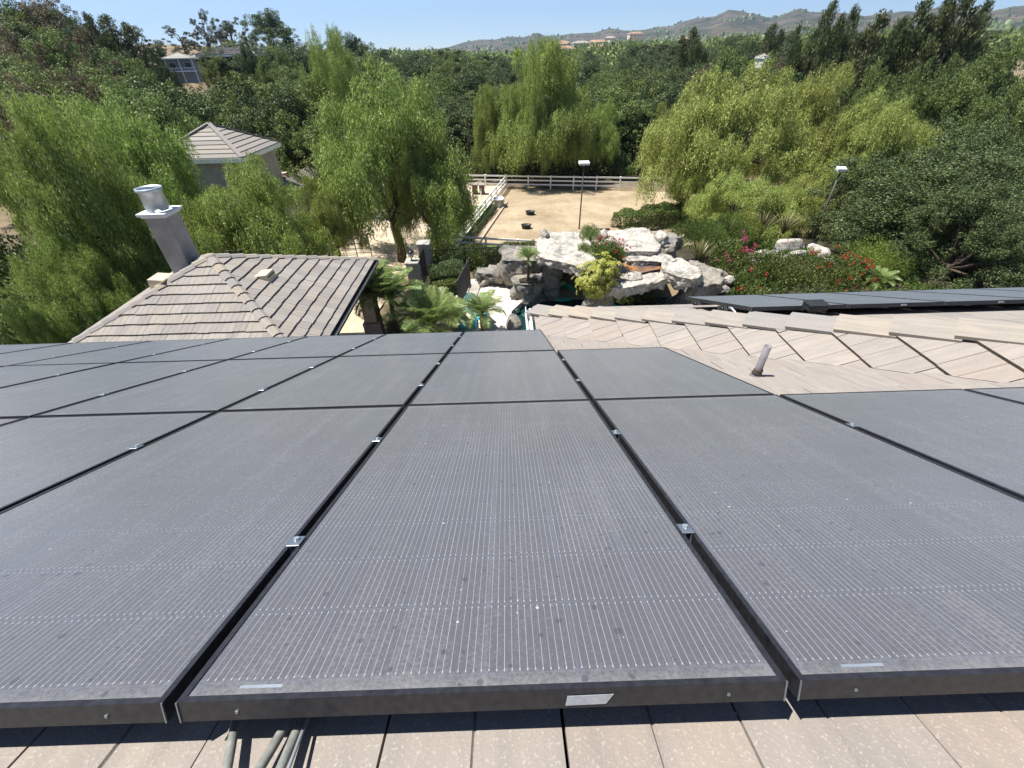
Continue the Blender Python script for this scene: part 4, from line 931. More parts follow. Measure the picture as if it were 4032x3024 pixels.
# ------------------------------------------------------------------ rocks of the grotto
def displace(bm, amp, sc, seed, lo=.0):
    off = Vector((seed*3.1, seed*1.7, seed*.9)); bm.normal_update()
    for v in bm.verts:
        p = v.co*sc+off; k = noise.fractal(p, .9, 2.1, 5); rg = 1-abs(noise.noise(p*1.9+Vector((5, 5, 5))))*2
        q_ = p+Vector((k, k, k))*.4; v.co += v.normal*amp*(k*1.0+rg*.25-.15+.9*(noise.cell(q_*1.5)-.5)+.5*(noise.cell(q_*3.1)-.5))*(.4 if v.normal.z > .75 else 1.25)
def rock_prism(name, label, pts, z0, z1, seed, amp=.09, sc=1.6, mat=None, group='rocks of the grotto', parent=None, tilt=None, cat='rock', flat_top=.35):
    pts = [Vector((p[0], p[1], 0)) for p in pts]; c = sum(pts, Vector())/len(pts); P = []
    for i, p in enumerate(pts):
        q = pts[(i+1) % len(pts)]; n = max(1, int((q-p).length/.24))
        P += [p.lerp(q, k/n) for k in range(n)]
    for it in range(2): P = [(P[i-1]+P[i]*2+P[(i+1) % len(P)])/4 for i in range(len(P))]
    bm = bmesh.new(); rings = []; h = z1-z0; rmin = min((p-c).length for p in P)
    for t_, ins in ((0, .16), (.25, .07), (.55, 0), (.82, .0), (.95, .02), (1, .07)):
        ins = ins*min(1, h)*.9
        rings.append([bm.verts.new(((p-(p-c).normalized()*ins).x, (p-(p-c).normalized()*ins).y, z0+h*t_+(tilt(p.x, p.y) if tilt else 0))) for p in P])
    n = len(P)
    for a, b in zip(rings, rings[1:]):
        for j in range(n): bm.faces.new((a[j], a[(j+1) % n], b[(j+1) % n], b[j]))
    top = bm.faces.new(rings[-1]); bot = bm.faces.new(rings[0][::-1])
    bmesh.ops.triangulate(bm, faces=[top, bot])
    for it in range(4):
        e = [e for e in bm.edges if e.calc_length() > .34]
        if not e: break
        bmesh.ops.subdivide_edges(bm, edges=e, cuts=1); bmesh.ops.triangulate(bm, faces=[f for f in bm.faces if len(f.verts) > 4])
    bmesh.ops.recalc_face_normals(bm, faces=bm.faces[:]); 
    bmesh.ops.triangulate(bm, faces=bm.faces[:])
    bmesh.ops.subdivide_edges(bm, edges=[e for e in bm.edges if e.calc_length() > .17], cuts=1, use_grid_fill=True)
    displace(bm, amp, sc, seed)
    me = bpy.data.meshes.new(name); bm.to_mesh(me); bm.free(); me.materials.append(mat or M['rock'])
    for p in me.polygons: p.use_smooth = True
    o = link(name, me, parent)
    if parent is None: tag(o, label, cat, group)
    return o
def blob(name, label, c, r, seed, amp=.22, mat=None, group='rocks of the grotto', cat='rock', sub=4, rz=0):
    bm = bmesh.new(); bmesh.ops.create_icosphere(bm, subdivisions=sub, radius=1)
    off = Vector((seed, seed*.7, 0))
    for v in bm.verts:
        n = v.co.copy(); k = 1+amp*(noise.fractal(n*1.3+off, .8, 2, 5))-amp*.5*abs(noise.noise(n*2.7+off)); co = n*k
        for pl in range(9):
            rr = random.Random(seed*10+pl); d = Vector((rr.uniform(-1, 1), rr.uniform(-1, 1), rr.uniform(-.3, 1))).normalized(); q = co.dot(d)
            if q > .72: co -= d*(q-.72)*.9
        v.co = Vector((co.x*r[0], co.y*r[1], co.z*r[2]))
    me = bpy.data.meshes.new(name); bm.to_mesh(me); bm.free(); me.materials.append(mat or M['rock'])
    for p in me.polygons: p.use_smooth = True
    o = link(name, me, None, c, (0, 0, rz)); return tag(o, label, cat, group)
def px_poly(pts, z): return [G(x, y, z) for x, y in pts]
rock_prism('rock_slab', 'big pale flat rock slab at the left of the grotto roof', px_poly([(2105, 1010), (2108, 955), (2128, 920), (2300, 906), (2312, 960), (2350, 1010), (2352, 1082), (2300, 1066), (2240, 1040), (2165, 1026)], 2.35), 1.82, 2.40, 3, .10)
rock_prism('rock_slab', 'pale flat rock slab at the back right of the grotto roof', px_poly([(2340, 985), (2392, 905), (2550, 894), (2578, 925), (2606, 968), (2600, 995), (2500, 990), (2420, 1000)], 2.45), 1.8, 2.48, 4, .08)
rock_prism('rock_slab', 'stepped rock ledges above the orange stained spill basin', px_poly([(2440, 1000), (2500, 985), (2600, 985), (2682, 1012), (2660, 1030), (2600, 1028), (2520, 1022), (2470, 1030)], 2.3), 1.75, 2.28, 5, .12)
rock_prism('rock_slab', 'pale overhanging rock slab at the right front of the grotto', px_poly([(2600, 1030), (2660, 1012), (2705, 1022), (2755, 1048), (2775, 1080), (2766, 1096), (2728, 1104), (2680, 1090), (2625, 1078), (2598, 1055)], 2.2), 1.6, 2.22, 6, .10)
rock_prism('rock_slab', 'front rock lip below the orange stained spill basin', px_poly([(2350, 1090), (2440, 1084), (2520, 1072), (2600, 1056), (2640, 1072), (2640, 1096), (2590, 1108), (2510, 1124), (2440, 1138), (2370, 1128)], 1.95), 1.35, 1.94, 7, .10)
bsn = px_poly([(2450, 1040), (2470, 1026), (2520, 1018), (2600, 1022), (2615, 1058), (2520, 1078), (2450, 1084)], 2.0)
tag(link('spill_basin', np_mesh('spill_basin', [(p.x, p.y, 2.03) for p in bsn]+[(sum(p.x for p in bsn)/7, sum(p.y for p in bsn)/7, 2.02)], [(i, (i+1) % 7, 7) for i in range(7)], M['spill'])), kind='structure')
blob('boulder', 'white boulder on the lip left of the spill basin', G(2480, 1090, 1.98), (.55, .34, .22), 8)
blob('boulder', 'grey boulder holding the red bougainvillea on the grotto', G(2405, 1055, 2.2), (.75, .6, .55), 9, mat=M['rock_grey_shade'])
blob('boulder', 'knob of rock standing behind the right grotto slab', G(2375, 945, 2.3)+Vector((0, .1, .15)), (.30, .32, .42), 10)
blob('boulder', 'leaning knob of rock at the far left corner of the slab', G(2145, 935, 2.35)+Vector((0, .1, .1)), (.26, .35, .34), 11)
blob('boulder', 'ragged ridge of rock between the two grotto slabs', G(2312, 965, 2.3), (.25, 1.3, .30), 12)
blob('boulder', 'small upright grey rock right of the back slab', G(2597, 955, 2.0)+Vector((.1, .2, .1)), (.36, .4, .55), 13)
rock_prism('rock_slab', 'long low rock edge behind the green juniper', px_poly([(2612, 950), (2640, 930), (2700, 918), (2708, 928), (2650, 945), (2620, 962)], 1.6), .9, 1.62, 14, .07)
cA_, cB_ = G(2135, 1172, 0), G(2215, 1166, 0)
rock_prism('rock_column', 'square grey rock column under the left grotto slab', [(cA_.x, cA_.y), (cB_.x, cB_.y), (cB_.x, cB_.y+.9), (cA_.x, cA_.y+.9)], -.5, 1.95, 15, .06, mat=M['rock_grey_shade'])
rock_prism('rock_column', 'grey rock buttress under the right grotto slab', [(8.1, 16.9), (9.6, 17.2), (10.2, 18.8), (9.2, 20.2), (8.2, 19.2)], -.6, 1.75, 16, .14, mat=M['rock_grey_shade'])
rock_prism('rock_wall', 'dark back wall of the grotto under the slabs', [(1.6, 21.6), (4.8, 22.3), (8.8, 21.2), (9.6, 23.2), (5.5, 24.2), (2.0, 23.4)], -.8, 1.95, 17, .12, mat=M['rock_grey_shade'])
blob('boulder', 'tall boulder under the yellow variegated shrub', Y(2352, 1200, 17.2)+Vector((0, .1, 0)), (.72, .6, 1.1), 18, amp=.12, mat=M['rock_grey_shade'])
a, b = G(1985, 1140, 0), G(2105, 1146, 0)
rock_prism('rock_wall', 'shaded tan rock wall behind the small planter palm', [(a.x-.1, a.y), (b.x+.5, b.y+.1), (b.x+.9, b.y+2.4), (a.x-.2, a.y+2.2)], -.1, 1.6, 19, .10, mat=M['rock_grey_shade'])
rock_prism('rock_ledge', 'low stepped rock left of the tan rock wall', [(G(1870, 1126, 0).x, 21.4), (a.x+.2, a.y+.2), (a.x+.2, a.y+1.6), (G(1880, 1110, 0).x, 22.3)], -.1, .75, 20, .14, mat=M['rock_grey_shade'])
blob('boulder', 'small rounded rock on the low ledge near the iron fence', G(1965, 1075, .7), (.36, .4, .6), 25, mat=M['rock_grey_shade'])
a, b = G(2012, 1200, -.2), G(2172, 1172, -.2)
rock_prism('rock_planter', 'chunky rock planter at the pool edge carrying a small palm', [(a.x, a.y), (a.x+.9, a.y-.25), (b.x, b.y), (b.x, b.y+.8), (a.x+.4, a.y+1.3), (a.x-.1, a.y+.9)], -.5, .95, 23, .12, mat=M['rock_grey_shade'])
tag(link('soil_patch', np_mesh('soil', [(1.13+.5*math.cos(k), 19.86+.28*math.sin(k), .985) for k in np.linspace(0, 2*math.pi, 12, endpoint=False)], [tuple(range(12))], M['mulch'])), kind='structure')
blob('boulder', 'round grey boulder on the patio beside the pool', G(2026, 1275, .3)+Vector((0, .1, 0)), (.42, .42, .46), 24, amp=.14, mat=M['rock_grey_shade'])
blob('boulder', 'dark wet stone in the pool beside the patio boulder', G(2032, 1222, -.2), (.27, .25, .14), 26, mat=flat('wet_stone', (.05, .07, .06), .3))
blob('boulder', 'low wet stone in the pool near the planter', G(2085, 1240, -.3), (.45, .25, .08), 27, mat=flat('wet_stone_green', (.04, .08, .07), .3))
for k, (px, py, rx, ry, rz_, lb) in enumerate([(2790, 1085, .55, .5, .5, 'pale rock directly right of the overhanging slab'), (2840, 1090, .5, .5, .35, 'pale rock below the pink flowers'), (2800, 1135, .6, .45, .35, 'whitish rock just above the left end of the right panels'), (2855, 1140, .4, .35, .3, 'small white rock left of the green mound'), (2870, 1100, .38, .35, .3, 'small ochre rock under the pink flowers'), (2760, 1165, .6, .35, .3, 'white rock at the far left corner of the right panels')]):
    blob('boulder', lb, G(px, py, .9 if py < 1120 else .5), (rx*.72, ry*.72, rz_*.8), 30+k, mat=M['rock_grey_shade'] if k % 2 else None)
for k, (px, py, s_, lb) in enumerate([(3105, 975, (1.15, .8, .85), 'large blue grey rock at the top of the garden'), (3200, 985, (.9, .7, .55), 'second blue grey rock with a pale face'), (3245, 1000, (.5, .5, .4), 'smaller square rock right of the railing'), (3010, 1000, (.9, .45, .35), 'low pale rock left of the large garden rock'), (3140, 1000, (.8, .4, .28), 'white rock in front of the railing'), (3300, 1025, (1.0, .4, .2), 'flat white rock behind the orange flowers')]):
    blob('boulder', lb, G(px, py, .9), tuple(q*.78 for q in s_), 50+k, group='rocks at the top of the garden')
q = px_poly([(2935, 1045), (2950, 1000), (3080, 985), (3120, 1010), (3060, 1050)], .75)
tag(link('garden_pond', np_mesh('garden_pond', [(p.x, p.y, .80) for p in q], [(0, 1, 2, 3, 4)], flat('churned_water', (.36, .38, .42), .25, 0, .2, 3, .4))), kind='structure')
# inflatable left under the grotto roof
p = G(2215, 1150, -.1); t = thing('pool_float', 'green inflatable lying in the shade under the left grotto slab', 'pool float', (p.x, p.y, -.15), (.5, 0, .3))
mb = MB(); mb.tube([(.55*math.cos(a_), .55*math.sin(a_), 0) for a_ in np.linspace(0, 2*math.pi, 20)], .16, 10, False); mb.build('ring', flat('green_vinyl', (.02, .30, .22), .3), t, True)
MB().tube([(-.5, .1, .1), (-.55, .1, .45), (-.4, .1, .7), (-.15, .1, .75), (.05, .1, .65)], [.14, .12, .13, .12, .06], 12).build('neck', flat('green_vinyl_light', (.16, .30, .10), .3), t, True)

# ------------------------------------------------------------------ turquoise garden chairs
def chair(label, loc, rz):
    t = thing('garden_chair', label, 'chair', loc, (0, 0, rz), 'turquoise slatted garden chairs'); K = M['turq']
    me = MB().box((0, 0, 0), (.56, .085, .02)).mesh('seat_slat', K)
    for i in range(5): link('seat_slat', me, t, (0, -.24+i*.10, .37-i*.025), (-.24, 0, 0))
    for i in range(7):
        x = (i-3)*.085; h = .72-.012*(i-3)**2*2.4
        MB().beam((x*.85, .22, .22), (x*1.25, .22+h*.45, .22+h*.9), .075, .018, Vector((0, 1, -.4))).build('back_slat', K, t)
    for sx in (-1, 1):
        MB().box((sx*.34, -.02, .56), (.13, .74, .022)).build('armrest', K, t)
        MB().box((sx*.31, -.30, .28), (.03, .10, .56)).build('leg', K, t)
        MB().beam((sx*.29, -.28, .34), (sx*.29, .48, .04), .03, .12).build('leg', K, t)
    MB().box((0, -.32, .36), (.62, .022, .12)).build('apron', K, t)
    return t
p = G(1846, 1280, .3); chair('turquoise garden chair beside the short palm trunk', (p.x, p.y, .01), math.radians(160))
p = G(1868, 1205, .4); chair('pale turquoise chair seen through the palm fronds', (p.x, p.y, .01), math.radians(25))
p = G(1893, 1240, .3); t = thing('side_table', 'small turquoise slatted table between the two chairs', 'table', (p.x, p.y, .01)); 
for i in range(5): MB().box(((i-2)*.095, 0, .45), (.085, .46, .02)).build('top_slat', M['turq'], t)
for sx in (-.19, .19):
    for sy in (-.18, .18): MB().box((sx, sy, .22), (.035, .035, .44)).build('leg', M['turq'], t)
p = G(1915, 1262, .3); t = thing('lounge_chair', 'grey sling lounge chair behind the short palm', 'lounge chair', (p.x, p.y, .01), (0, 0, .5)); K = M['steel']
MB().box((0, 0, .32), (.55, .9, .02)).build('seat', M['frame'], t); MB().box((0, .62, .55), (.55, .02, .55), Matrix.Rotation(-.5, 3, 'X')).build('backrest', M['frame'], t)
for sx in (-.28, .28):
    for sy in (-.4, .4): MB().tube([(sx, sy, 0), (sx, sy, .32)], .014, 6).build('leg', K, t, True)
    MB().tube([(sx, -.45, .33), (sx, .5, .33), (sx, .76, .8)], .014, 6).build('frame_tube', K, t, True)

# ------------------------------------------------------------------ foliage
def unit(v): return v/np.maximum(np.linalg.norm(v, axis=1, keepdims=True), 1e-9)
def leaf_quads(P, D, L, Wd, rg, jit=.5, face=None):
    """P centres, D long axes, L lengths, Wd widths -> rhombic leaves"""
    n = len(P); D = unit(D+rg.normal(0, jit, (n, 3))*.5)
    ref = rg.normal(0, 1, (n, 3)) if face is None else face+rg.normal(0, .55, (n, 3))
    Nn = unit(ref-D*np.sum(ref*D, 1, keepdims=True)); Wv = np.cross(D, Nn)
    L = np.broadcast_to(L, n)[:, None]; Wd = np.broadcast_to(Wd, n)[:, None]
    a = P-D*L*.5; c = P+D*L*.5; b = P+Wv*Wd*.5-D*L*.05; d = P-Wv*Wd*.5-D*L*.05
    V = np.stack([a, b, c, d], 1).reshape(-1, 3); F_ = np.arange(4*n).reshape(-1, 4); return V, F_
def shell(c, r, n, rg, inner=.55, squash=1.0):
    d = unit(rg.normal(0, 1, (n, 3))); rad = inner+(1-inner)*rg.random(n)**.5
    return c+d*rad[:, None]*np.array([r, r, r*squash]), d
def limbs(mb, base, targets, r0, rg, fork=.45, n=6):
    base = Vector(base)
    for t in targets:
        t = Vector(t); m_ = base.lerp(t, .5)+Vector((rg.normal(0, .35), rg.normal(0, .35), .15*(t-base).length)); m2 = base.lerp(t, .25)+Vector((rg.normal(0, .12), rg.normal(0, .12), .1))
        mb.tube([base, m2, m_, base.lerp(t, .8)+Vector((rg.normal(0, .2), rg.normal(0, .2), .1)), t], [r0, r0*.75, r0*.5, r0*.3, r0*.10], n, False)
def tree_proto(kind, seed):
    rg = np.random.default_rng(seed); mb = MB(); VV = []; FF = []; off = 0
    def add(v, f):
        nonlocal off
        VV.append(v); FF.append(f+off); off += len(v)
    if kind == 'pepper':
        H, Wd = 10.5, 6.2
        lobes = []
        for k in range(60):
            a = rg.random()*2*math.pi; q = rg.random()**.45; rr = q*Wd*rg.uniform(.74, 1.06)
            top = H*(.95-.42*q**2.2)*rg.uniform(.76, 1.04)
            z = top-rg.random()**(1.5-.7*q)*(top-2.1)*(.2+.8*q)
            lobes.append((rr*math.cos(a), rr*math.sin(a), z, rg.uniform(.95, 1.7)))
        mb.tube([(0, 0, -.6), (.1, .05, 1.), (-.1, .1, 2.2), (.15, -.1, 3.4)], [.48, .38, .33, .26], 9)
        limbs(mb, (.1, 0, 2.3), [(l[0]*.85, l[1]*.85, l[2]) for l in lobes[:14]], .17, rg)
        limbs(mb, (.15, -.1, 3.3), [(l[0]*.8, l[1]*.8, l[2]) for l in lobes[14:26]], .10, rg, n=5)
        for (x, y, z, r) in lobes:
            for s_ in range(7):
                d = unit(rg.normal(0, 1, (1, 3)))[0]; d[2] = d[2]*.7+.15; c = np.array([x, y, z])+d*r*.85; rs = r*rg.uniform(.26, .52)
                ns = int(46*(rs/.8)**1.2)+13; p, dd = shell(c, rs, ns, rg, .3, .7)
                out = unit(np.stack([dd[:, 0], dd[:, 1], np.zeros(ns)], 1)+1e-6)
                Ls = rg.uniform(.35, 1.45, ns)*rg.uniform(.6, 1.2); m_ = 9
                for k in range(m_):
                    t = (k+rg.random(ns)*.9)/m_
                    Q = p+out*(.26*np.sin(t*1.4)*Ls)[:, None]+np.array([0, 0, -1])*(t**1.25*Ls)[:, None]+rg.normal(0, .07, (ns, 3))
                    D_ = np.array([0, 0, -1])+out*.45
                    v, f = leaf_quads(Q, D_, rg.uniform(.12, .25, ns), rg.uniform(.035, .07, ns), rg, 1.15, out+np.array([0, 0, .7])); add(v, f)
        return mb, VV, FF
    if kind in ('oak', 'oakb', 'bush', 'mid'):
        H, Wd = (9.0, 5.0)
        nl = 58; lobes = []
        for k in range(nl):
            a = rg.random()*2*math.pi; q = rg.random()**.5; el = rg.random()
            rr = q*Wd*.86; top = H*(.90-.42*q**2); z = top-rg.random()**1.8*(top-1.6)*(.2+.8*q)
            lobes.append((rr*math.cos(a)*rg.uniform(.85, 1.1), rr*math.sin(a), z*rg.uniform(.92, 1.05), rg.uniform(.8, 1.65)))
        mb.tube([(0, 0, -.8), (0, 0, .8), (.1, .1, 2.4)], [.42, .32, .26], 8)
        limbs(mb, (.1, .1, 2.0), [(l[0]*.8, l[1]*.8, l[2]) for l in lobes[:14]], .14, rg)
        big = kind == 'oakb'
        for (x, y, z, r) in lobes:
            for s_ in range(8 if big else 5):
                d = unit(rg.normal(0, 1, (1, 3)))[0]; c = np.array([x, y, z])+d*r*.8; rs = r*rg.uniform(.25, .5)
                n = int((150 if big else 95)*(rs/.5)**1.5)+12
                p, dd = shell(c, rs, n, rg, .35, .8)
                lf = .10 if big else .15
                v, f = leaf_quads(p, dd*.6+rg.normal(0, .6, (n, 3)), rg.uniform(lf*.8, lf*1.5, n), rg.uniform(lf*.5, lf*.9, n), rg, .8, dd+np.array([0, 0, .4])); add(v, f)
        return mb, VV, FF
    if kind == 'cypress':
        mb.tube([(0, 0, -.8), (0, 0, 6), (0, 0, 13)], [.3, .2, .04], 7)
        for sp in range(6):
            a = rg.random()*6.3; r0 = 0 if sp == 0 else rg.uniform(.7, 1.7); h = 14 if sp == 0 else rg.uniform(8, 12.8); lean = rg.uniform(.1, .5)
            for k in range(80):
                t = (k+rg.random())/80; z = 1.2+(h-1.2)*t; rad = (2.5 if sp == 0 else 2.1)*(1-t)**.55*(.6+.4*math.sin(k*2.1)**2)*min(1, .35+t*3)
                th_ = rg.random()*6.3; q = rg.random()**.5*rad
                c = np.array([r0*math.cos(a)*(1+lean*t)+q*math.cos(th_), r0*math.sin(a)*(1+lean*t)+q*math.sin(th_), z]); n = 60
                p, dd = shell(c, .36+.42*(1-t), n, rg, .2, 1.5)
                v, f = leaf_quads(p, dd*.5+np.array([0, 0, 1.3]), rg.uniform(.2, .42, n), rg.uniform(.05, .11, n), rg, .5, dd); add(v, f)
        return mb, VV, FF
    if kind == 'euc':
        H = 15; mb.tube([(0, 0, -.8), (.2, 0, 4), (-.1, .1, 8), (.1, 0, 12.5)], [.38, .30, .2, .06], 8); tg = []
        for k in range(26):
            z = rg.uniform(5, 14.2); q = rg.uniform(.2, 1)*(1-abs(z-9.5)/8.5)*4.2; a = rg.random()*6.3; tg.append((q*math.cos(a), q*math.sin(a), z, rg.uniform(.6, 1.35)))
        for t in tg: limbs(mb, (0, 0, max(3, t[2]-rg.uniform(1.5, 3.5))), [t[:3]], .075, rg, n=5)
        for (x, y, z, r) in tg:
            for s_ in range(6):
                c = np.array([x, y, z])+unit(rg.normal(0, 1, (1, 3)))[0]*r*.85; n = int(64*r); p, dd = shell(c, r*rg.uniform(.3, .55), n, rg, .2, .8)
                v, f = leaf_quads(p, dd*.3+np.array([0, 0, -1.]), rg.uniform(.2, .38, n), rg.uniform(.07, .12, n), rg, .8, dd); add(v, f)
        return mb, VV, FF
def finish(kind, seed, leafmat):
    mb, VV, FF = tree_proto(kind, seed)
    return mb.mesh('trunk', M['bark'], True), np_mesh('crown', np.concatenate(VV), np.concatenate(FF), leafmat)
PR = {}
for k, sd in (('pepper', 1), ('pepper', 2), ('pepper', 3)): PR.setdefault('pepper', []).append(finish(k, sd, M['leafpep']))
for k, sd in (('oak', 4), ('oak', 5), ('oak', 6)): PR.setdefault('oak', []).append(finish(k, sd, M['leafdark']))
for sd in (16, 17): PR.setdefault('oakb', []).append(finish('oakb', sd, M['leafdark']))
for sd in (7, 8): PR.setdefault('cypress', []).append(finish('cypress', sd, M['leafcyp']))
for sd in (9, 10): PR.setdefault('euc', []).append(finish('euc', sd, M['leafeuc']))
def recol(lst, mat):
    out = []
    for t, c in lst: c2 = c.copy(); c2.materials.clear(); c2.materials.append(mat); out.append((t, c2))
    return out
PR['pepy'] = recol(PR['pepper'][:2], M['leafpepy']); PR['mid'] = recol(PR['oak'], M['leafmid']); PR['brown'] = recol(PR['euc'], M['leafbrown']); PR['brownoak'] = recol(PR['oak'][:1], M['leafbrown']); PR['yel'] = recol(PR['oakb'][:1], M['leafjun'])
NOM = {'pepper': (10.5, 15.4), 'pepy': (10.5, 15.4), 'oak': (9, 10.5), 'oakb': (9, 10.5), 'yel': (9, 10.5), 'mid': (9, 10.5), 'brownoak': (9, 10.5), 'cypress': (14, 3.1), 'euc': (15, 8.5), 'brown': (15, 8.5)}
NAME = {'pepper': 'pepper_tree', 'pepy': 'pepper_tree', 'oak': 'oak_tree', 'oakb': 'oak_tree', 'yel': 'broadleaf_tree', 'mid': 'broadleaf_tree', 'brownoak': 'broadleaf_tree', 'cypress': 'cypress_tree', 'euc': 'eucalyptus_tree', 'brown': 'eucalyptus_tree'}
def plant_tree(kind, x, y, h, wd, label, group=None, var=None, rz=None, z=None, tilt=0):
    lst = PR[kind]; tr, cr_ = lst[var % len(lst) if var is not None else rnd.randrange(len(lst))]; nh, nw = NOM[kind]
    t = thing(NAME[kind], label, 'tree', (x, y, gh(x, y) if z is None else z), (0, tilt, rnd.uniform(0, 6.28) if rz is None else rz), group)
    t.scale = (wd/nw, wd/nw, h/nh); link('trunk', tr, t); link('crown', cr_, t); return t
def tree_px(kind, px, top, D, wpx, label, group=None, **k):
    """a tree whose crown tip is seen at (px, top) and which stands D metres ahead"""
    p = Y(px, top, D); z = gh(p.x, D); depth = (p-CAM).dot(_F); return plant_tree(kind, p.x, D, max(3, p.z-z)*(1.08 if kind in ('pepper', 'pepy') else 1.0), wpx/FPX*depth, label, group, **k)
# the big trees round the paddock and the garden
tree_px('pepper', 1440, 250, 30.5, 900, 'large weeping pepper tree directly behind the cabana roof', var=0, rz=.4)
tree_px('pepper', 1250, 700, 26, 330, 'low pepper tree hanging in front of the stable', var=1, rz=5.)
tree_px('pepper', 2140, 175, 53, 330, 'peaked top of the tallest pepper tree behind the far fence', var=2, rz=5.)
tree_px('pepper', 1645, 420, 31, 420, 'drooping pepper tree merging with the right side of the cabana one', var=0, rz=2.7)
tree_px('pepper', 2150, 160, 54, 560, 'tall pepper tree in the centre behind the white paddock fence', var=1, rz=1.0)
tree_px('pepper', 1935, 345, 56, 230, 'small pepper tree at the left shoulder of the central one', var=2)
tree_px('pepper', 2370, 390, 56, 250, 'lower pepper tree joined to the central one on its right', var=0)
tree_px('pepper', 1270, 140, 47, 330, 'bright pepper tree rising behind the left shoulder of the cabana pepper tree', var=2)
tree_px('pepy', 2960, 240, 40, 840, 'wide yellow green pepper tree right of the paddock', var=0, rz=2.1)
tree_px('pepper', 2650, 400, 56, 200, 'drooping pepper tree at the right end of the white fence', var=1)
tree_px('pepy', 3270, 250, 43, 560, 'yellow green pepper tree against the pines', var=1, rz=3.)
tree_px('pepy', 3560, 350, 36, 560, 'rightmost yellow green pepper tree above the dark oaks', var=0, rz=4.)
tree_px('pepy', 2840, 500, 38, 400, 'lower left lobe of yellow green pepper trees beside the fence', var=1, rz=5.5)
tree_px('pepy', 2960, 670, 31, 500, 'low pepper tree over the spiky flax plants', var=2)
tree_px('pepy', 3190, 690, 31, 400, 'small grey green pepper tree above the garden rocks', var=0)
tree_px('pepper', 250, 240, 24, 860, 'big pepper tree at the left behind the chimney', var=1, rz=.7, z=-1.2)
tree_px('pepper', 840, 500, 21.5, 800, 'pepper tree overhanging the stable right of the chimney', var=0, rz=1.6, z=-1.2)
tree_px('pepper', 40, 300, 19, 760, 'pepper tree at the far left edge', var=2, rz=2.2, z=-1.0)
tree_px('pepper', 480, 830, 18.5, 520, 'shaded pepper tree below and left of the chimney', var=1, rz=3.3, z=-.8)
tree_px('pepper', 120, 860, 15.5, 520, 'low pepper tree in the shade at the lower left', var=0, rz=4.1, z=-.6)
tree_px('yel', 40, 270, 20, 240, 'bright yellow green broadleaf tree cut by the left edge', z=-1)
tree_px('yel', 20, 1130, 11.5, 230, 'yellow green shrub top at the lower left edge', z=0)
tree_px('yel', 150, 1290, 11.0, 130, 'small bright shrub left of the cabana hip', z=0)
tree_px('oakb', 3800, 520, 25, 900, 'large dark oak at the right edge', var=0, rz=.3)
tree_px('oakb', 3560, 700, 27, 560, 'dark oak in front of the rightmost pepper tree', var=1, rz=1.2)
tree_px('oakb', 3960, 700, 19.5, 620, 'nearest dark oak at the right edge above the panels', var=1, rz=2.2)
tree_px('oakb', 3640, 830, 24, 360, 'low dark oak bush right of the round green shrub', var=0, rz=3.5)
tree_px('oakb', 3920, 430, 33, 560, 'tall olive oak behind the nearest dark oak', var=0, rz=5.)
# skyline trees, left
for a_ in [('brown', 60, 120, 62, 210, 'reddish brown eucalyptus at the far left skyline'), ('brown', 190, 70, 70, 190, 'brown feathery eucalyptus with the highest wispy top at left'), ('brown', 270, 110, 64, 200, 'dark brown eucalyptus left of the cypresses'),
           ('brownoak', 350, 230, 60, 240, 'rusty brown tree below the left cypresses'), ('cypress', 335, 55, 78, 100, 'left dark spire of the cypress pair on the left skyline'), ('cypress', 410, 62, 78, 150, 'right dark spire of the cypress pair on the left skyline'),
           ('euc', 510, 110, 84, 200, 'grey green eucalyptus right of the cypresses'), ('euc', 470, 210, 70, 170, 'olive eucalyptus under the cypresses'), ('oak', 600, 165, 80, 150, 'dark tree just left of the white balcony house'),
           ('oak', 610, 205, 74, 110, 'dark conifer shaped tree hiding the balcony house'), ('euc', 690, 105, 96, 170, 'rounded tree above the white balcony house'), ('euc', 775, 42, 96, 130, 'thin see-through eucalyptus on the left skyline'),
           ('euc', 880, 52, 94, 170, 'tall dense eucalyptus crown on the left skyline'), ('mid', 820, 170, 88, 180, 'round orange green tree between the hill houses'), ('oak', 960, 165, 84, 140, 'dark tree at the right end of the hill houses'),
           ('mid', 1040, 215, 80, 170, 'mid green tree right of the hill houses'), ('mid', 1100, 190, 86, 130, 'light mid green tree before the bright pepper tree')]:
    tree_px(*a_[:6])
# skyline trees, right
for k, (px, top, D, wp, kd) in enumerate([(3150, 105, 66, 70, 'cypress'), (3285, 8, 64, 120, 'cypress'), (3370, 30, 66, 110, 'cypress'), (3470, 60, 60, 190, 'cypress'), (3560, 75, 58, 140, 'cypress'), (3655, 5, 58, 190, 'cypress'), (3745, -10, 57, 170, 'cypress'), (3830, -25, 56, 190, 'cypress'), (3895, 10, 58, 150, 'cypress'), (3050, 95, 120, 90, 'cypress'), (2735, 112, 100, 100, 'cypress')]):
    lb = ['small dark spire left of the pine group', 'tallest dark cypress standing free on the right skyline', 'feathery cypress beside the tallest free one', 'broad blunt cypress in the middle of the pine group', 'short cypress between two tall groups', 'tall ragged cypress near the right skyline peak', 'dark thin cypress cut by the top edge', 'highest cypress cut by the top edge at the right', 'leaning rusty cypress at the right end of the group', 'distant dark cypress below the second hill peak', 'light green poplar shaped tree below the first hill peak'][k]
    tree_px(kd, px, top, D, wp, lb)
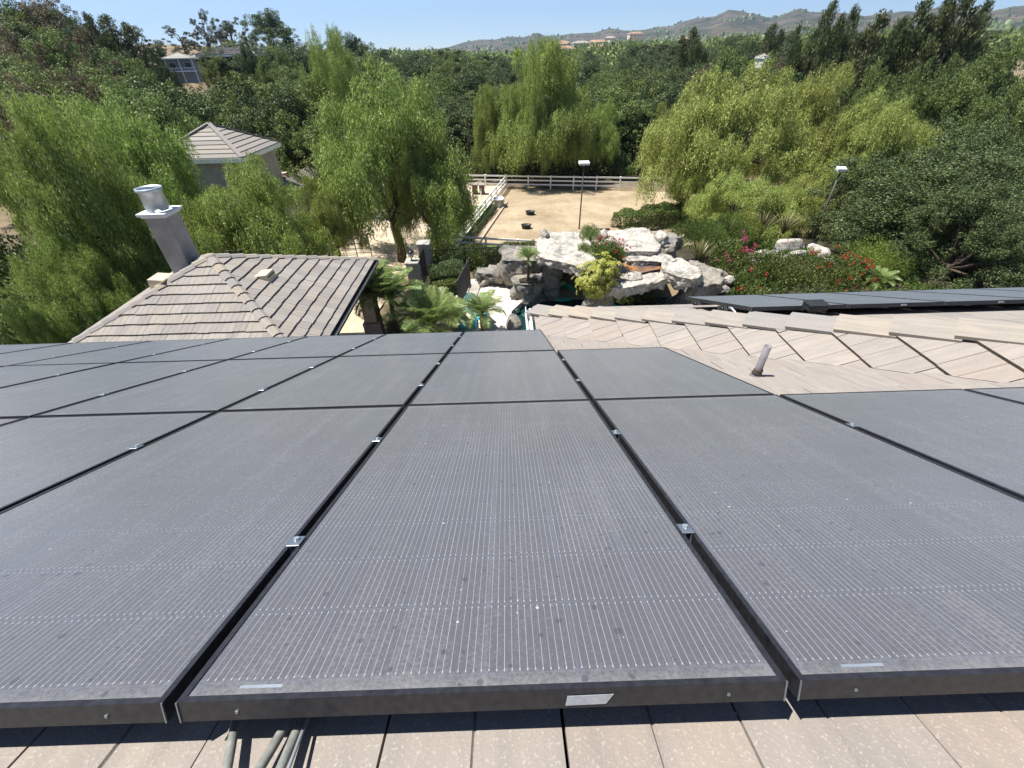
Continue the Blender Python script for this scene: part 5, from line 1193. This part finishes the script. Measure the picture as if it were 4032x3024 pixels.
for k, (px, top, D, wp, kd) in enumerate([(3990, 165, 46, 330, 'mid'), (3830, 210, 44, 300, 'mid'), (3640, 230, 46, 260, 'mid'), (3480, 250, 50, 240, 'mid'), (3330, 215, 56, 200, 'oak'), (3200, 190, 66, 220, 'mid'), (3060, 205, 72, 240, 'brownoak'), (2880, 190, 84, 260, 'mid'), (2770, 250, 76, 230, 'brownoak'), (2960, 140, 110, 160, 'oak'), (4020, 300, 36, 300, 'mid')]):
    lb = ['mid green tree at the right edge below the cypresses', 'olive tree under the highest cypresses', 'olive tree under the ragged tall cypress', 'olive tree under the blunt cypress', 'dark oak under the free standing cypress', 'mid green oak right of the white gable', 'rust tinged bare tree above the wide yellow pepper tree', 'large mid green tree below the first hill peak', 'brownish open tree left of the wide yellow pepper tree', 'dark oak in the distance below the twin peaks', 'mid green tree cut by the right edge'][k]
    tree_px(kd, px, top, D, wp, lb)
# the belt of oaks beyond the paddock, tree by tree
ORD = ['first', 'second', 'third', 'fourth', 'fifth', 'sixth', 'seventh', 'eighth', 'ninth', 'tenth', 'eleventh', 'twelfth', '13th', '14th', '15th', '16th', '17th', '18th', '19th', '20th', '21st', '22nd', '23rd', '24th', '25th', '26th', '27th', '28th']
def belt(n, D0, D1, px0, px1, h0, h1, kinds, label, group, wk=(9, 14)):
    c = 0; row = 'row %d to %d metres off' % (D0, D1)
    for i in range(n):
        f_ = (i+rnd.random())/n; px = px0+(px1-px0)*f_; D = rnd.uniform(D0, D1); p = Y(px, 400, D); k = rnd.choice(kinds); h = rnd.uniform(h0, h1)
        plant_tree(k, p.x, D, h, rnd.uniform(*wk), (label[NAME[k]] if isinstance(label, dict) else label)+', %s from left' % ORD[i], group); c += 1
LBn = lambda r_: {'oak_tree': 'dark oak beyond the paddock, %s row' % r_, 'broadleaf_tree': 'lighter green tree beyond the paddock, %s row' % r_}
belt(26, 60, 70, 1500, 3350, 6.5, 9.5, ['oak', 'oak', 'mid'], LBn('nearest'), 'oaks in the belt beyond the paddock')
belt(22, 74, 90, 1250, 3300, 8, 10.5, ['oak', 'mid'], LBn('second'), 'oaks in the belt beyond the paddock')
belt(24, 96, 125, 1100, 3500, 8.5, 11, ['oak', 'oak', 'mid'], LBn('third'), 'oaks in the belt beyond the paddock', (11, 16))
belt(26, 130, 180, 1050, 3700, 9, 11.5, ['oak', 'mid', 'oak'], LBn('fourth'), 'oaks in the belt beyond the paddock', (12, 18))
belt(26, 190, 280, 1000, 3800, 9, 12.5, ['oak', 'mid', 'cypress', 'oak'], {'oak_tree': 'small distant dark oak under the far hills', 'broadleaf_tree': 'small distant green tree under the far hills', 'cypress_tree': 'small distant dark cypress under the far hills'}, 'far trees under the hills', (13, 20))
belt(16, 40, 58, 500, 1350, 7, 10, ['mid', 'oak', 'mid'], {'oak_tree': 'dark oak on the slope behind the two storey house', 'broadleaf_tree': 'mid green tree on the slope behind the two storey house'}, 'trees behind the two storey house', (8, 12))
belt(16, 34, 62, -100, 590, 8, 10.5, ['mid', 'mid', 'brownoak'], 'tree crowded on the slope behind the left pepper trees', 'trees behind the left pepper trees', (8, 12))
belt(10, 60, 95, 60, 470, 8, 11, ['brownoak', 'mid', 'oak'], {'oak_tree': 'dark oak under the left skyline trees', 'broadleaf_tree': 'brown or green tree under the left skyline trees'}, 'trees under the left skyline', (9, 14))
belt(9, 66, 100, 1000, 1300, 7, 9, ['mid', 'oak'], {'oak_tree': 'dark oak right of the knoll', 'broadleaf_tree': 'mid green tree right of the knoll'}, 'trees at the foot of the knoll', (9, 13))
belt(14, 40, 56, 3560, 4300, 8, 10.5, ['oak', 'mid'], {'oak_tree': 'dark oak in the thicket behind the right edge oaks', 'broadleaf_tree': 'olive tree in the thicket behind the right edge oaks'}, 'thicket on the right', (8, 12))
# thick undergrowth closing the view under the crowns: individual shrubs
SHR = []
for sd in (31, 32, 33):
    rg = np.random.default_rng(sd); VV = []; FF = []; off = 0
    for k in range(26):
        a = rg.random()*6.3; q = rg.random()**.5*.8; c = np.array([q*math.cos(a), q*math.sin(a), .25+rg.random()*.55*(1.15-q)]); n = 90
        p, dd = shell(c, rg.uniform(.18, .34), n, rg, .3, .8); v, f = leaf_quads(p, dd, rg.uniform(.07, .13, n), rg.uniform(.04, .08, n), rg, .8, dd+np.array([0, 0, .4])); VV.append(v); FF.append(f+off); off += len(v)
    SHR.append((np.concatenate(VV), np.concatenate(FF)))
def shrub_mesh(mat, k=0): return np_mesh('foliage', SHR[k][0], SHR[k][1], mat)
SM = {m_: [shrub_mesh(M[m_], k) for k in range(3)] for m_ in ('leafdark', 'leafmid', 'leafbou', 'leafjun', 'leafyel')}
def stems_mesh(n=7):
    mb = MB()
    for i in range(n):
        a = i*6.28/n; mb.tube([(0, 0, -.25), (.2*math.cos(a), .2*math.sin(a), .25), (.5*math.cos(a), .5*math.sin(a), .6)], [.03, .02, .008], 5, False)
    return mb.mesh('stems', M['bark'])
STM = stems_mesh()
def shrub(label, c, s, mat, k=None, group=None, name='shrub', cat='shrub'):
    t = thing(name, label, cat, c, (0, 0, rnd.uniform(0, 6.28)), group); t.scale = s; link('foliage', SM[mat][rnd.randrange(3) if k is None else k], t); link('stems', STM, t); return t
for i in range(20):
    px = 1860+i*52; p = Y(px, 700, rnd.uniform(54.5, 58)); shrub('dark undergrowth bush behind the far paddock fence, %s from left' % ORD[i], (p.x, p.y, gh(p.x, p.y)), (2.3, 1.8, rnd.uniform(1.8, 3.4)), 'leafdark' if i % 4 else 'leafmid', group='bushes behind the far paddock fence')
for i in range(34):
    px, D = -250+1250*(i+rnd.random())/34, rnd.uniform(13.5, 30); p = Y(px, 900, D); shrub('leafy bush in the shade under the left pepper trees, number %s from left' % (ORD+['29th', '30th', '31st', '32nd', '33rd', '34th'])[i], (p.x, p.y, gh(p.x, p.y)), (1.9, 1.9, rnd.uniform(1.8, 3.6)), rnd.choice(['leafmid', 'leafdark']), group='bushes under the left pepper trees')
for i in range(14):
    px, D = 3430+720*(i+rnd.random())/14, rnd.uniform(22, 32); p = Y(px, 900, D); shrub('dark bush under the oaks at the right edge, %s from left' % ORD[i], (p.x, p.y, gh(p.x, p.y)), (1.8, 1.8, rnd.uniform(1.6, 3.2)), 'leafdark', group='bushes under the right oaks')
# garden shrubs: dense clipped or flowering mounds with leaves of their own size
def mound(label, c, r, mat, n=9000, leaf=(.05, .03), seed=1, lob=22, flowers=None, up=.3, name='shrub', cat='shrub', fl_part='flower'):
    rg = np.random.default_rng(seed); VV = []; FF = []; off = 0; FV = []; FFF = []; fo = 0; r = np.array(r); per = n//lob
    for k in range(lob):
        d = unit(rg.normal(0, 1, (1, 3)))[0]; d[2] = abs(d[2])*.9; cc = d*rg.uniform(.35, .72)*r
        p, dd = shell(np.zeros(3), 1, per, rg, .55); p = cc+p*r*rg.uniform(.28, .42); ok = p[:, 2] > -.1; p = p[ok]; dd = dd[ok]
        v, f = leaf_quads(p, dd*.5+np.array([0, 0, up]), rg.uniform(.7, 1.3, len(p))*leaf[0], rg.uniform(.7, 1.3, len(p))*leaf[1], rg, .7, dd+np.array([0, 0, .3])); VV.append(v); FF.append(f+off); off += len(v)
    t = thing(name, label, cat, c); t.scale = (1.25, 1.25, 1.5) if c[0] > 8 else (1, 1, 1); link('foliage', np_mesh('foliage', np.concatenate(VV), np.concatenate(FF), M[mat]), t)
    mb = MB()
    for i in range(6):
        a = i*1.05; mb.tube([(0, 0, -.4), (.15*r[0]*math.cos(a), .15*r[1]*math.sin(a), .2*r[2]), (.5*r[0]*math.cos(a), .5*r[1]*math.sin(a), .55*r[2])], [.05, .03, .01], 5, False)
    mb.build('stems', M['bark'], t)
    if flowers:
        fm, cnt, (ux, uy, uz), spread = flowers
        for k in range(cnt):
            d = unit(rg.normal(0, 1, (1, 3))*spread+np.array([[ux, uy, uz]]))[0]; d[2] = abs(d[2]); c3 = d*r*rg.uniform(.88, 1.04)
            p, dd = shell(c3, rg.uniform(.04, .12), 16, rg, .2); v, f = leaf_quads(p, dd, .055, .045, rg, .9, dd); link(fl_part, np_mesh(fl_part, v, f, M[fm]), t)
    return t
mound('dark green shrub with red bougainvillea flowers on the grotto top', G(2400, 1005, 2.75), (.95, .8, .85), 'leafbou', 9000, (.06, .035), 61, flowers=('fred', 20, (.1, .1, .9), .8))
mound('loose grey green shrub growing in the cleft between grotto slabs', G(2325, 930, 2.5), (.62, 1.1, .75), 'leafmid', 6000, (.05, .025), 62)
mound('low grey green plant trailing down the cleft of the grotto', G(2310, 985, 2.35), (.45, .7, .35), 'leafmid', 2600, (.05, .025), 63)
mound('pale green juniper mound right of the grotto slabs', G(2760, 960, 1.2)+Vector((0, .3, 0)), (1.9, 1.5, .95), 'leafjun', 17000, (.08, .02), 64, up=.8)
mound('second juniper mound behind the striped flax', G(2880, 950, 1.2)+Vector((.2, .9, 0)), (1.7, 1.4, 1.1), 'leafjun', 13000, (.08, .02), 65, up=.8)
mound('bright green bush left of the large garden rock', G(2925, 960, .9)+Vector((.2, .8, .2)), (.95, .9, 1.15), 'leafyel', 8000, (.05, .02), 66, up=.8)
mound('green shrub with pink flowers above the pale rocks', G(2880, 1050, .7)+Vector((0, .4, 0)), (1.0, .8, 1.15), 'leafmid', 9000, (.07, .045), 67, flowers=('fpink', 26, (.7, -.4, .3), .7))
mound('large green bougainvillea mound above the right roof panels', G(3040, 1145, .1)+Vector((0, .6, 0)), (2.1, 1.6, 1.6), 'leafbou', 26000, (.07, .04), 68, flowers=('forange', 10, (-.2, -.5, .3), .9))
mound('green mound filling in front of the large bougainvillea', G(2930, 1160, .1)+Vector((0, .4, 0)), (1.1, 1.0, .95), 'leafbou', 9000, (.07, .04), 69, flowers=('fred', 5, (0, -.6, .4), .9))
mound('bougainvillea with orange and red bracts beside the green mound', G(3270, 1150, .1)+Vector((.2, .6, 0)), (1.8, 1.4, 1.3), 'leafbou', 18000, (.07, .045), 70, flowers=('forange', 24, (.1, -.2, .6), .8))
mound('cluster of bright red bougainvillea bracts near the round shrub', G(3345, 1075, .9)+Vector((.2, .2, .1)), (.75, .6, .45), 'leafbou', 4000, (.07, .045), 71, flowers=('fred', 11, (0, -.2, .8), .8))
mound('smooth rounded lime green shrub at the right of the garden', G(3470, 1105, .3)+Vector((.1, .6, 0)), (2.0, 1.6, 1.5), 'leaflime', 24000, (.05, .025), 72, up=.5)
for k, (px, py, r_, m_, lb) in enumerate([(2860, 1130, (.9, .7, .6), 'leafmid', 'small green shrub between the white rocks and the bougainvillea'), (3160, 1060, (1.3, 1.0, .9), 'leafbou', 'olive mound behind the bougainvillea'), (3420, 1145, (.8, .7, .6), 'leafmid', 'green ground plant left of the small palm'), (3640, 1120, (1.6, 1.2, 1.1), 'leafdark', 'dark shrub right of the rounded lime green one'), (3820, 1120, (1.7, 1.2, 1.2), 'leafdark', 'dark shrub under the nearest oak'), (3000, 1010, (1.1, .9, .8), 'leafjun', 'juniper tuft in front of the garden rocks'), (3560, 1150, (.9, .7, .5), 'leafdark', 'low dark plant at the back edge of the right panels')]):
    mound(lb, G(px, py, .2)+Vector((0, .5, 0)), r_, m_, 9000, (.07, .04), 90+k)
# hedges
def hedge(label, a, b, wd, h, mat, n, seed, leaf=(.07, .05)):
    rg = np.random.default_rng(seed); a, b = np.array(a), np.array(b); L = np.linalg.norm(b-a); d = (b-a)/L; x = np.array([-d[1], d[0], 0]); t_ = rg.random(n); sd = rg.uniform(-1, 1, n); hh = rg.random(n)
    m_ = rg.random(n) < .45; hh = np.where(m_, rg.uniform(.86, 1.03, n), hh); sd = np.where(~m_, np.sign(sd)*rg.uniform(.75, 1.02, n), sd)
    wob = np.array([noise.noise(Vector((q*L*.9, s_*1.3, k_*1.5))) for q, s_, k_ in zip(t_, sd, hh)])*.28
    P = a+d*(t_*L)[:, None]+x*(sd*(wd/2)*(1+wob))[:, None]+np.array([0, 0, 1])*((hh*h)*(1+wob*.9))[:, None]
    out = x*(sd)[:, None]+np.array([0, 0, 1])*hh[:, None]; v, f = leaf_quads(P, out+rg.normal(0, .5, (n, 3)), rg.uniform(.7, 1.4, n)*leaf[0], rg.uniform(.7, 1.3, n)*leaf[1], rg, .8, out)
    t = thing('hedge', label, 'hedge', (0, 0, 0)); link('foliage', np_mesh('foliage', v, f, M[mat]), t)
    mb = MB(); k = max(2, int(L/.5))
    for i in range(k):
        p = a+d*L*(i+.5)/k; mb.tube([p-np.array([0, 0, .1]), p+np.array([0, 0, h*.8])], .03, 5, False)
    mb.build('stems', M['bark'], t); return t
hedge('dark clipped hedge between the gate pillars and the pool fence', (-4.1, 22.1, gh(-4, 22)), (-2.25, 22.3, 0), 2.0, .75, 'leafdark', 15000, 80)
hedge('low green hedge along the near edge of the patio behind the pillars', (-3.9, 20.9, 0), (-2.3, 21.0, 0), 1.0, .55, 'leafmid', 8000, 81)
hedge('dark shrub row behind the iron fence', (-3.0, 25.3, gh(-3, 25.3)), (2.0, 26.0, gh(2, 26)), 1.3, 1.35, 'leafdark', 16000, 82)
a = G(2440, 905, -2.0); b = G(2740, 870, -1.8); hedge('long ivy covered hedge at the near edge of the sand', (a.x, a.y+1, gh(a.x, a.y)-.1), (b.x, b.y+2.0, gh(b.x, b.y)-.1), 2.0, 1.5, 'leafmid', 20000, 83, (.11, .08))
a = pNL+lp*.5; b = pFL+lp*.4-lw*8; hedge('low dark hedge planted along the diagonal white fence', (a.x, a.y+1.5, gh(a.x, a.y)), (b.x, b.y, gh(b.x, b.y)), .55, .55, 'leafdark', 9000, 84)
shrub('tall dark shrub in front of the iron fence', (-2.9, 24.2, gh(-2.9, 24.2)), (.95, .75, 1.7), 'leafdark', 0); shrub('dark shrub with reddish tips against the iron fence', (-1.9, 24.4, gh(-1.9, 24.4)), (.9, .7, 1.35), 'leafbou', 1)
shrub('small leafy shrub between the pool fence and the low rocks', (-1.35, 22.4, 0), (.6, .6, .75), 'leafmid', 2)
for i in range(16):
    px = 2900+i*56; p = G(px, 1165+(i % 3)*8, .1); shrub('low leafy plant along the back edge of the right panels, %s from left' % ORD[i], (p.x, p.y, gh(p.x, p.y)+.05), (.85, .7, rnd.uniform(.7, 1.1)), ['leafbou', 'leafmid', 'leafdark'][i % 3], group='low plants along the right roof edge')
# spiky flax plants: every blade broad enough to see
def flax(label, c, r, h, n, seed, mat='flax', wd=.05):
    rg = random.Random(seed); t = thing('flax_plant', label, 'plant', c)
    for i in range(n):
        a = rg.uniform(0, 6.28); l = rg.uniform(.2, 1); L = h*rg.uniform(.75, 1.05); mb = MB(); pts = []
        for k in range(6):
            f_ = k/5; pts.append(Vector((math.cos(a)*r*l*f_**1.3, math.sin(a)*r*l*f_**1.3, L*f_*(1-.28*l*f_**2))))
        sx = Vector((-math.sin(a), math.cos(a), 0)); ws = [.6, 1, 1, .85, .5, .05]
        for k in range(5): mb.quad(pts[k]-sx*wd/2*ws[k], pts[k]+sx*wd/2*ws[k], pts[k+1]+sx*wd/2*ws[k+1], pts[k+1]-sx*wd/2*ws[k+1])
        mb.build('blade', M[mat], t)
    return t
flax('striped bronze flax fanning out above the right grotto slab', G(2745, 1045, .9), .95, 1.5, 70, 1)
flax('tall pale flax standing in the juniper mound', G(2860, 935, 1.3), .45, 1.4, 16, 2)
flax('large dark flax left of the garden rock top', G(2990, 930, .9), 1.3, 1.6, 60, 3); flax('large dark flax behind the garden rocks', G(3080, 925, .9), 1.3, 1.6, 60, 4)
flax('small grey green grass tuft right of the garden rocks', G(3290, 1000, .6), .8, .9, 60, 5, 'leafpalm', .03)
flax('sword leaved yucca hanging in the wide yellow pepper tree', (G(3040, 760, -.5).x, G(3040, 760, -.5).y-1.5, 1.0), 1.3, 2.6, 50, 6, 'leafpalm', .09)
# palms
def frond_mesh(L, droop, nl, ll, seed):
    rg = random.Random(seed); mb = MB(); pts = []
    for k in range(13):
        f_ = k/12; ang = math.radians(58)-droop*f_**1.25; pts.append((pts[-1] if k else Vector((0, 0, 0)))+(Vector((math.cos(ang), 0, math.sin(ang)))*L/12 if k else Vector()))
    for i in range(nl):
        f_ = .10+.90*i/nl; k = min(11, int(f_*12)); p = pts[k].lerp(pts[k+1], f_*12-k); tg = (pts[k+1]-pts[k]).normalized(); up = Vector((-tg.z, 0, tg.x)); l = ll*(math.sin(math.pi*min(1, f_*.86+.12))**.7)*rg.uniform(.85, 1.1)
        for s_ in (-1, 1):
            d = (tg*.62+Vector((0, s_, 0))*.85+up*.25+Vector((0, 0, -.12*rg.random()))).normalized(); e = p+d*l+Vector((0, 0, -.18*l)); m_ = p+d*l*.5+Vector((0, 0, .02)); w_ = tg*.0075+up*.003
            mb.quad(p-w_, m_-w_*1.5, m_+w_*1.5, p+w_); mb.tri(m_-w_*1.5, e, m_+w_*1.5)
    mb.tube([pts[k] for k in range(0, 13, 2)], [.018, .015, .012, .009, .007, .004, .002], 5, False)
    return mb.mesh('frond', M['leafpalm'])
FR = [frond_mesh(1, dr, 36, .34, s_) for s_, dr in ((1, 1.0), (2, 1.5), (3, 2.1))]
def palm(label, base, th_, L, n=26, tr=.10, group='feathery palms by the cabana', lean=(0, 0)):
    t = thing('palm', label, 'palm', base, (0, 0, rnd.uniform(0, 6.28)), group); mb = MB(); k = 9
    if th_ > .05: mb.tube([(lean[0]*(i/k)**2, lean[1]*(i/k)**2, th_*i/k-.05) for i in range(k+1)], [tr*(1.25 if i % 2 else 1.0)*(1.1-.2*i/k) for i in range(k+1)], 9); mb.build('trunk', M['palmbark'], t)
    for i in range(n):
        f_ = i/n; a = i*2.399; el = f_; o = link('frond', FR[0 if f_ > .6 else 1 if f_ > .25 else 2], t, (lean[0], lean[1], th_-.03), (0, -math.radians(26*(f_-.35))*1.3, a)); s_ = L*rnd.uniform(.85, 1.1); o.scale = (s_, s_, s_)
    return t
p = G(1520, 1330, 0); palm('taller palm nearest the cabana column with a dark trunk', (p.x-.1, p.y, 0), 1.9, 1.75, 24)
p = G(1565, 1330, 0); palm('second palm of the pair right of the cabana column', (p.x, p.y+.15, 0), 1.75, 1.65, 22)
p = G(1712, 1330, 0); palm('widest palm with pale arching fronds in front of the iron fence', (p.x, p.y-.2, 0), .75, 2.0, 26, .12)
p = G(1788, 1300, 0); palm('low palm tucked between the two palms on the patio edge', (p.x, p.y+.4, 0), .5, .85, 16)
p = G(1905, 1322, 0); palm('short trunked palm beside the turquoise chair', (p.x, p.y-.1, 0), 1.15, 1.25, 20, .11)
palm('tiny palm growing from the chunky rock planter', (1.13, 19.86, .95), 1.15, .75, 22, .06, 'palms among the rocks'); 
p = G(3430, 1160, 0); palm('pale green palm top just above the right roof panels', (p.x, p.y, .3), .35, .95, 24, .07, 'palms among the rocks')
for k, (px, py, mt_) in enumerate(sorted([(1480, 1295, 'leafmid'), (1590, 1320, 'leafmid'), (1640, 1325, 'leafdark'), (1530, 1250, 'leafdark'), (1740, 1325, 'leafmid'), (1610, 1200, 'leafmid'), (1700, 1210, 'leafdark'), (1460, 1240, 'leafmid'), (1770, 1230, 'leafmid'), (1700, 1335, 'leafmid')])):
    p = G(px, py, .2); shrub('low leafy ground plant among the palms, %s from left' % ORD[k], (p.x, p.y, 0), (.5, .5, .42), mt_, group='ground plants under the palms')
# yellow variegated shrub: whorls of broad pale leaves
def whorl_shrub():
    rg = random.Random(9); c = Y(2352, 1108, 17.15); t = thing('schefflera', 'bright yellow variegated shrub on the tall boulder in the pool', 'shrub', c+Vector((0, .1, 0))); mb = MB()
    for i in range(9):
        a = i*.7; mb.tube([(0, 0, -.7), (.2*math.cos(a), .2*math.sin(a), -.1), (.6*math.cos(a), .5*math.sin(a), .4)], [.03, .02, .01], 5, False)
    mb.build('stems', M['bark'], t); V, Fc = [], []
    for i in range(430):
        d = Vector((rg.gauss(0, 1), rg.gauss(0, 1), rg.gauss(.15, 1))).normalized(); q = Vector((d.x*1.12, d.y*.8, d.z*1.22))*rg.uniform(.6, 1.0)*(.82+.42*noise.noise(d*2.2+Vector((3, 1, 7)))*1.6)
        if q.z < -.75: q.x *= .5
        n = (d+Vector((0, -.1, .7))).normalized(); x = n.orthogonal().normalized(); y = n.cross(x); m_ = 7; ph = rg.random()*6
        for j in range(m_):
            a = ph+j*6.283/m_; r_ = (x*math.cos(a)+y*math.sin(a)); s_ = n.cross(r_); L = rg.uniform(.13, .19); w_ = .032; k = len(V); e = q+r_*L-n*L*.35
            mid_ = q+r_*L*.55+n*.01; V += [tuple(q), tuple(mid_+s_*w_), tuple(e), tuple(mid_-s_*w_)]; Fc.append((k, k+1, k+2, k+3))
    link('foliage', np_mesh('foliage', V, Fc, M['leafyel']), t)
whorl_shrub()
mound('dark ferns in the shade under the right grotto slab', (6.6, 19.6, -.1), (1.4, .7, .8), 'leafmid', 5000, (.12, .03), 73)
# houses far off
def far_house(label, px, py, D, wd, dp, h, roofm, rz=0, z=None, wall=None, wins=3, group=None):
    p = Y(px, py, D); z = p.z if z is None else z; t = thing('house', label, 'house', (p.x, p.y, z), (0, 0, rz), group)
    ov_ = min(.5, wd*.06+.05); MB().box((0, 0, h/2-.5), (wd, dp, h+1)).build('wall', wall or M['stucco_pale'], t)
    hip_roof(t, 0, 0, wd/2+ov_, dp/2+ov_, h, .38, roofm, course=1.2)
    for i in range(wins): window(t, (-wd/2+wd*(i+.5)/wins, -dp/2-.02, h*.6), min(1.5, wd*.3), min(1.3, h*.45))
    return t
M['stucco_pale'] = flat('pale_stucco', (.62, .54, .42), .9, 0, .08, .3); M['roof_far'] = flat('terracotta_far', (.38, .24, .16), .9, 0, .2, .4); M['roof_dark'] = flat('dark_shingle', (.045, .043, .05), .9); M['roof_pale'] = flat('pale_shingle', (.34, .32, .28), .9)
for k, (px, py, D, wd, lb, rm_) in enumerate([(2185, 200, 560, 26, 'large cream house with arches under the far hills', 'roof_far'), (2215, 195, 575, 15, 'cream house joined to the large one under the hills', 'roof_far'), (2285, 195, 590, 18, 'pale grey house on the far slope', 'roof_pale'), (2350, 190, 610, 22, 'wide cream house with terracotta roof on the far slope', 'roof_far'), (2395, 192, 620, 11, 'little far house right of the wide cream one', 'roof_pale'), (2355, 215, 520, 20, 'low terracotta roof among the far trees', 'roof_far'), (2425, 210, 500, 14, 'small terracotta roof among the far trees at right', 'roof_far'), (2225, 222, 480, 16, 'low cream house half hidden by far trees', 'roof_far'), (2500, 152, 780, 20, 'cream villa high on the slope under the ridge', 'roof_far'), (2400, 168, 800, 16, 'white villa on the slope in the distance', 'roof_pale'), (2690, 205, 300, 5, 'orange roofed house in the trees on the right', 'roof_far'), (2960, 60, 1900, 14, 'white building on the ridge between the two peaks', 'roof_pale')]):
    far_house(lb, px, py, D, wd, 10, 5.5, M[rm_], .15*(k % 3-1), wins=max(2, int(wd/5)))
# white gable among the right trees
far_house('white gabled house peeping between trees on the right', 3000, 238, 84, 1.2, 1.4, .5, M['roof_pale'], .5, wall=M['white'], wins=1)
# the knoll: balcony house, dark house, dry lawn
p = Y(712, 258, 76); t = thing('house', 'white balcony house on the knoll among dark trees', 'house', (p.x, p.y, p.z-1.6), (0, 0, .35)); t.scale = (.45, .45, .45); M['grey_siding'] = flat('grey_siding', (.23, .25, .27), .8)
MB().box((0, 3, 2.2), (7, 6, 6.4)).build('wall', M['grey_siding'], t); hip_roof(t, 0, 2.4, 4.2, 4.2, 5.4, .35, M['roof_pale'], course=1.0)
for x in (-3.6, 0, 3.6): MB().box((x, -1.2, 2.3), (.22, .22, 6.4)).build('post', M['white'], t)
MB().box((0, -.5, 2.1), (7.8, 1.9, .25)).build('balcony', M['white'], t); MB().box((0, -1.35, 3.0), (7.6, .08, .12)).build('rail', M['white'], t)
for i in range(12): MB().box((-3.6+i*.65, -1.35, 2.6), (.07, .06, .8)).build('baluster', M['white'], t)
for x in (-2.2, 2.0): window(t, (x, -.03, 3.6), 1.8, 1.5)
far_house('long dark roofed house on the knoll right of the balcony house', 945, 268, 90, 9, 5, 1.8, M['roof_dark'], -.1, wall=flat('dark_siding', (.07, .065, .06), .8), wins=4)
far_house('low pale shed left of the long dark roofed house', 865, 270, 92, 6, 5, 1.6, M['roof_pale'], .2)
a = Y(790, 330, 80); sheet('dry_lawn', 0, 0, 0, 0, 10, 6, M['knoll'], .25, poly=quadpoly((a.x-7, 72), (a.x+12, 72), (a.x+12, 88), (a.x-9, 88)))
# far wood: one mass of crowns between the tree belt and the hills
rg = np.random.default_rng(5); VV, FF, off = [], [], 0
for k in range(2300):
    az = rg.uniform(-14, 48); d = 290*(640/290)**rg.random(); x, y = math.sin(math.radians(az))*d, math.cos(math.radians(az))*d
    z = gh(x, y)-1+(0 if d < 560 else hill_z(az, d)*0); r = rg.uniform(3.5, 7); n = 46
    p_, dd = shell(np.array([x, y, z+r*.75]), r, n, rg, .6, rg.uniform(.8, 1.3)); p_[:, 2] = np.maximum(p_[:, 2], z-1)
    v, f = leaf_quads(p_, dd+rg.normal(0, .6, (n, 3)), rg.uniform(1.4, 2.6, n), rg.uniform(1.1, 1.9, n), rg, .8, dd+np.array([0, 0, .3])); VV.append(v); FF.append(f+off); off += len(v)
tag(link('distant_wood', np_mesh('distant_wood', np.concatenate(VV), np.concatenate(FF), M['leafmid'])), 'wood filling the valley below the far hills', 'wood', kind='stuff')

# the air between here and the far hills
hz = MB().box((0, 800, 60), (16000, 16800, 900)).build('haze', bpy.data.materials.new('haze'))
hm = hz.data.materials[0]; hm.use_nodes = True; hn = hm.node_tree; hn.nodes.clear(); out_ = hn.nodes.new('ShaderNodeOutputMaterial'); pv = hn.nodes.new('ShaderNodeVolumePrincipled')
pv.inputs['Color'].default_value = (.55, .74, 1.0, 1); pv.inputs['Density'].default_value = .00011; pv.inputs['Anisotropy'].default_value = .2
hn.links.new(pv.outputs[0], out_.inputs['Volume']); tag(hz, kind='stuff')
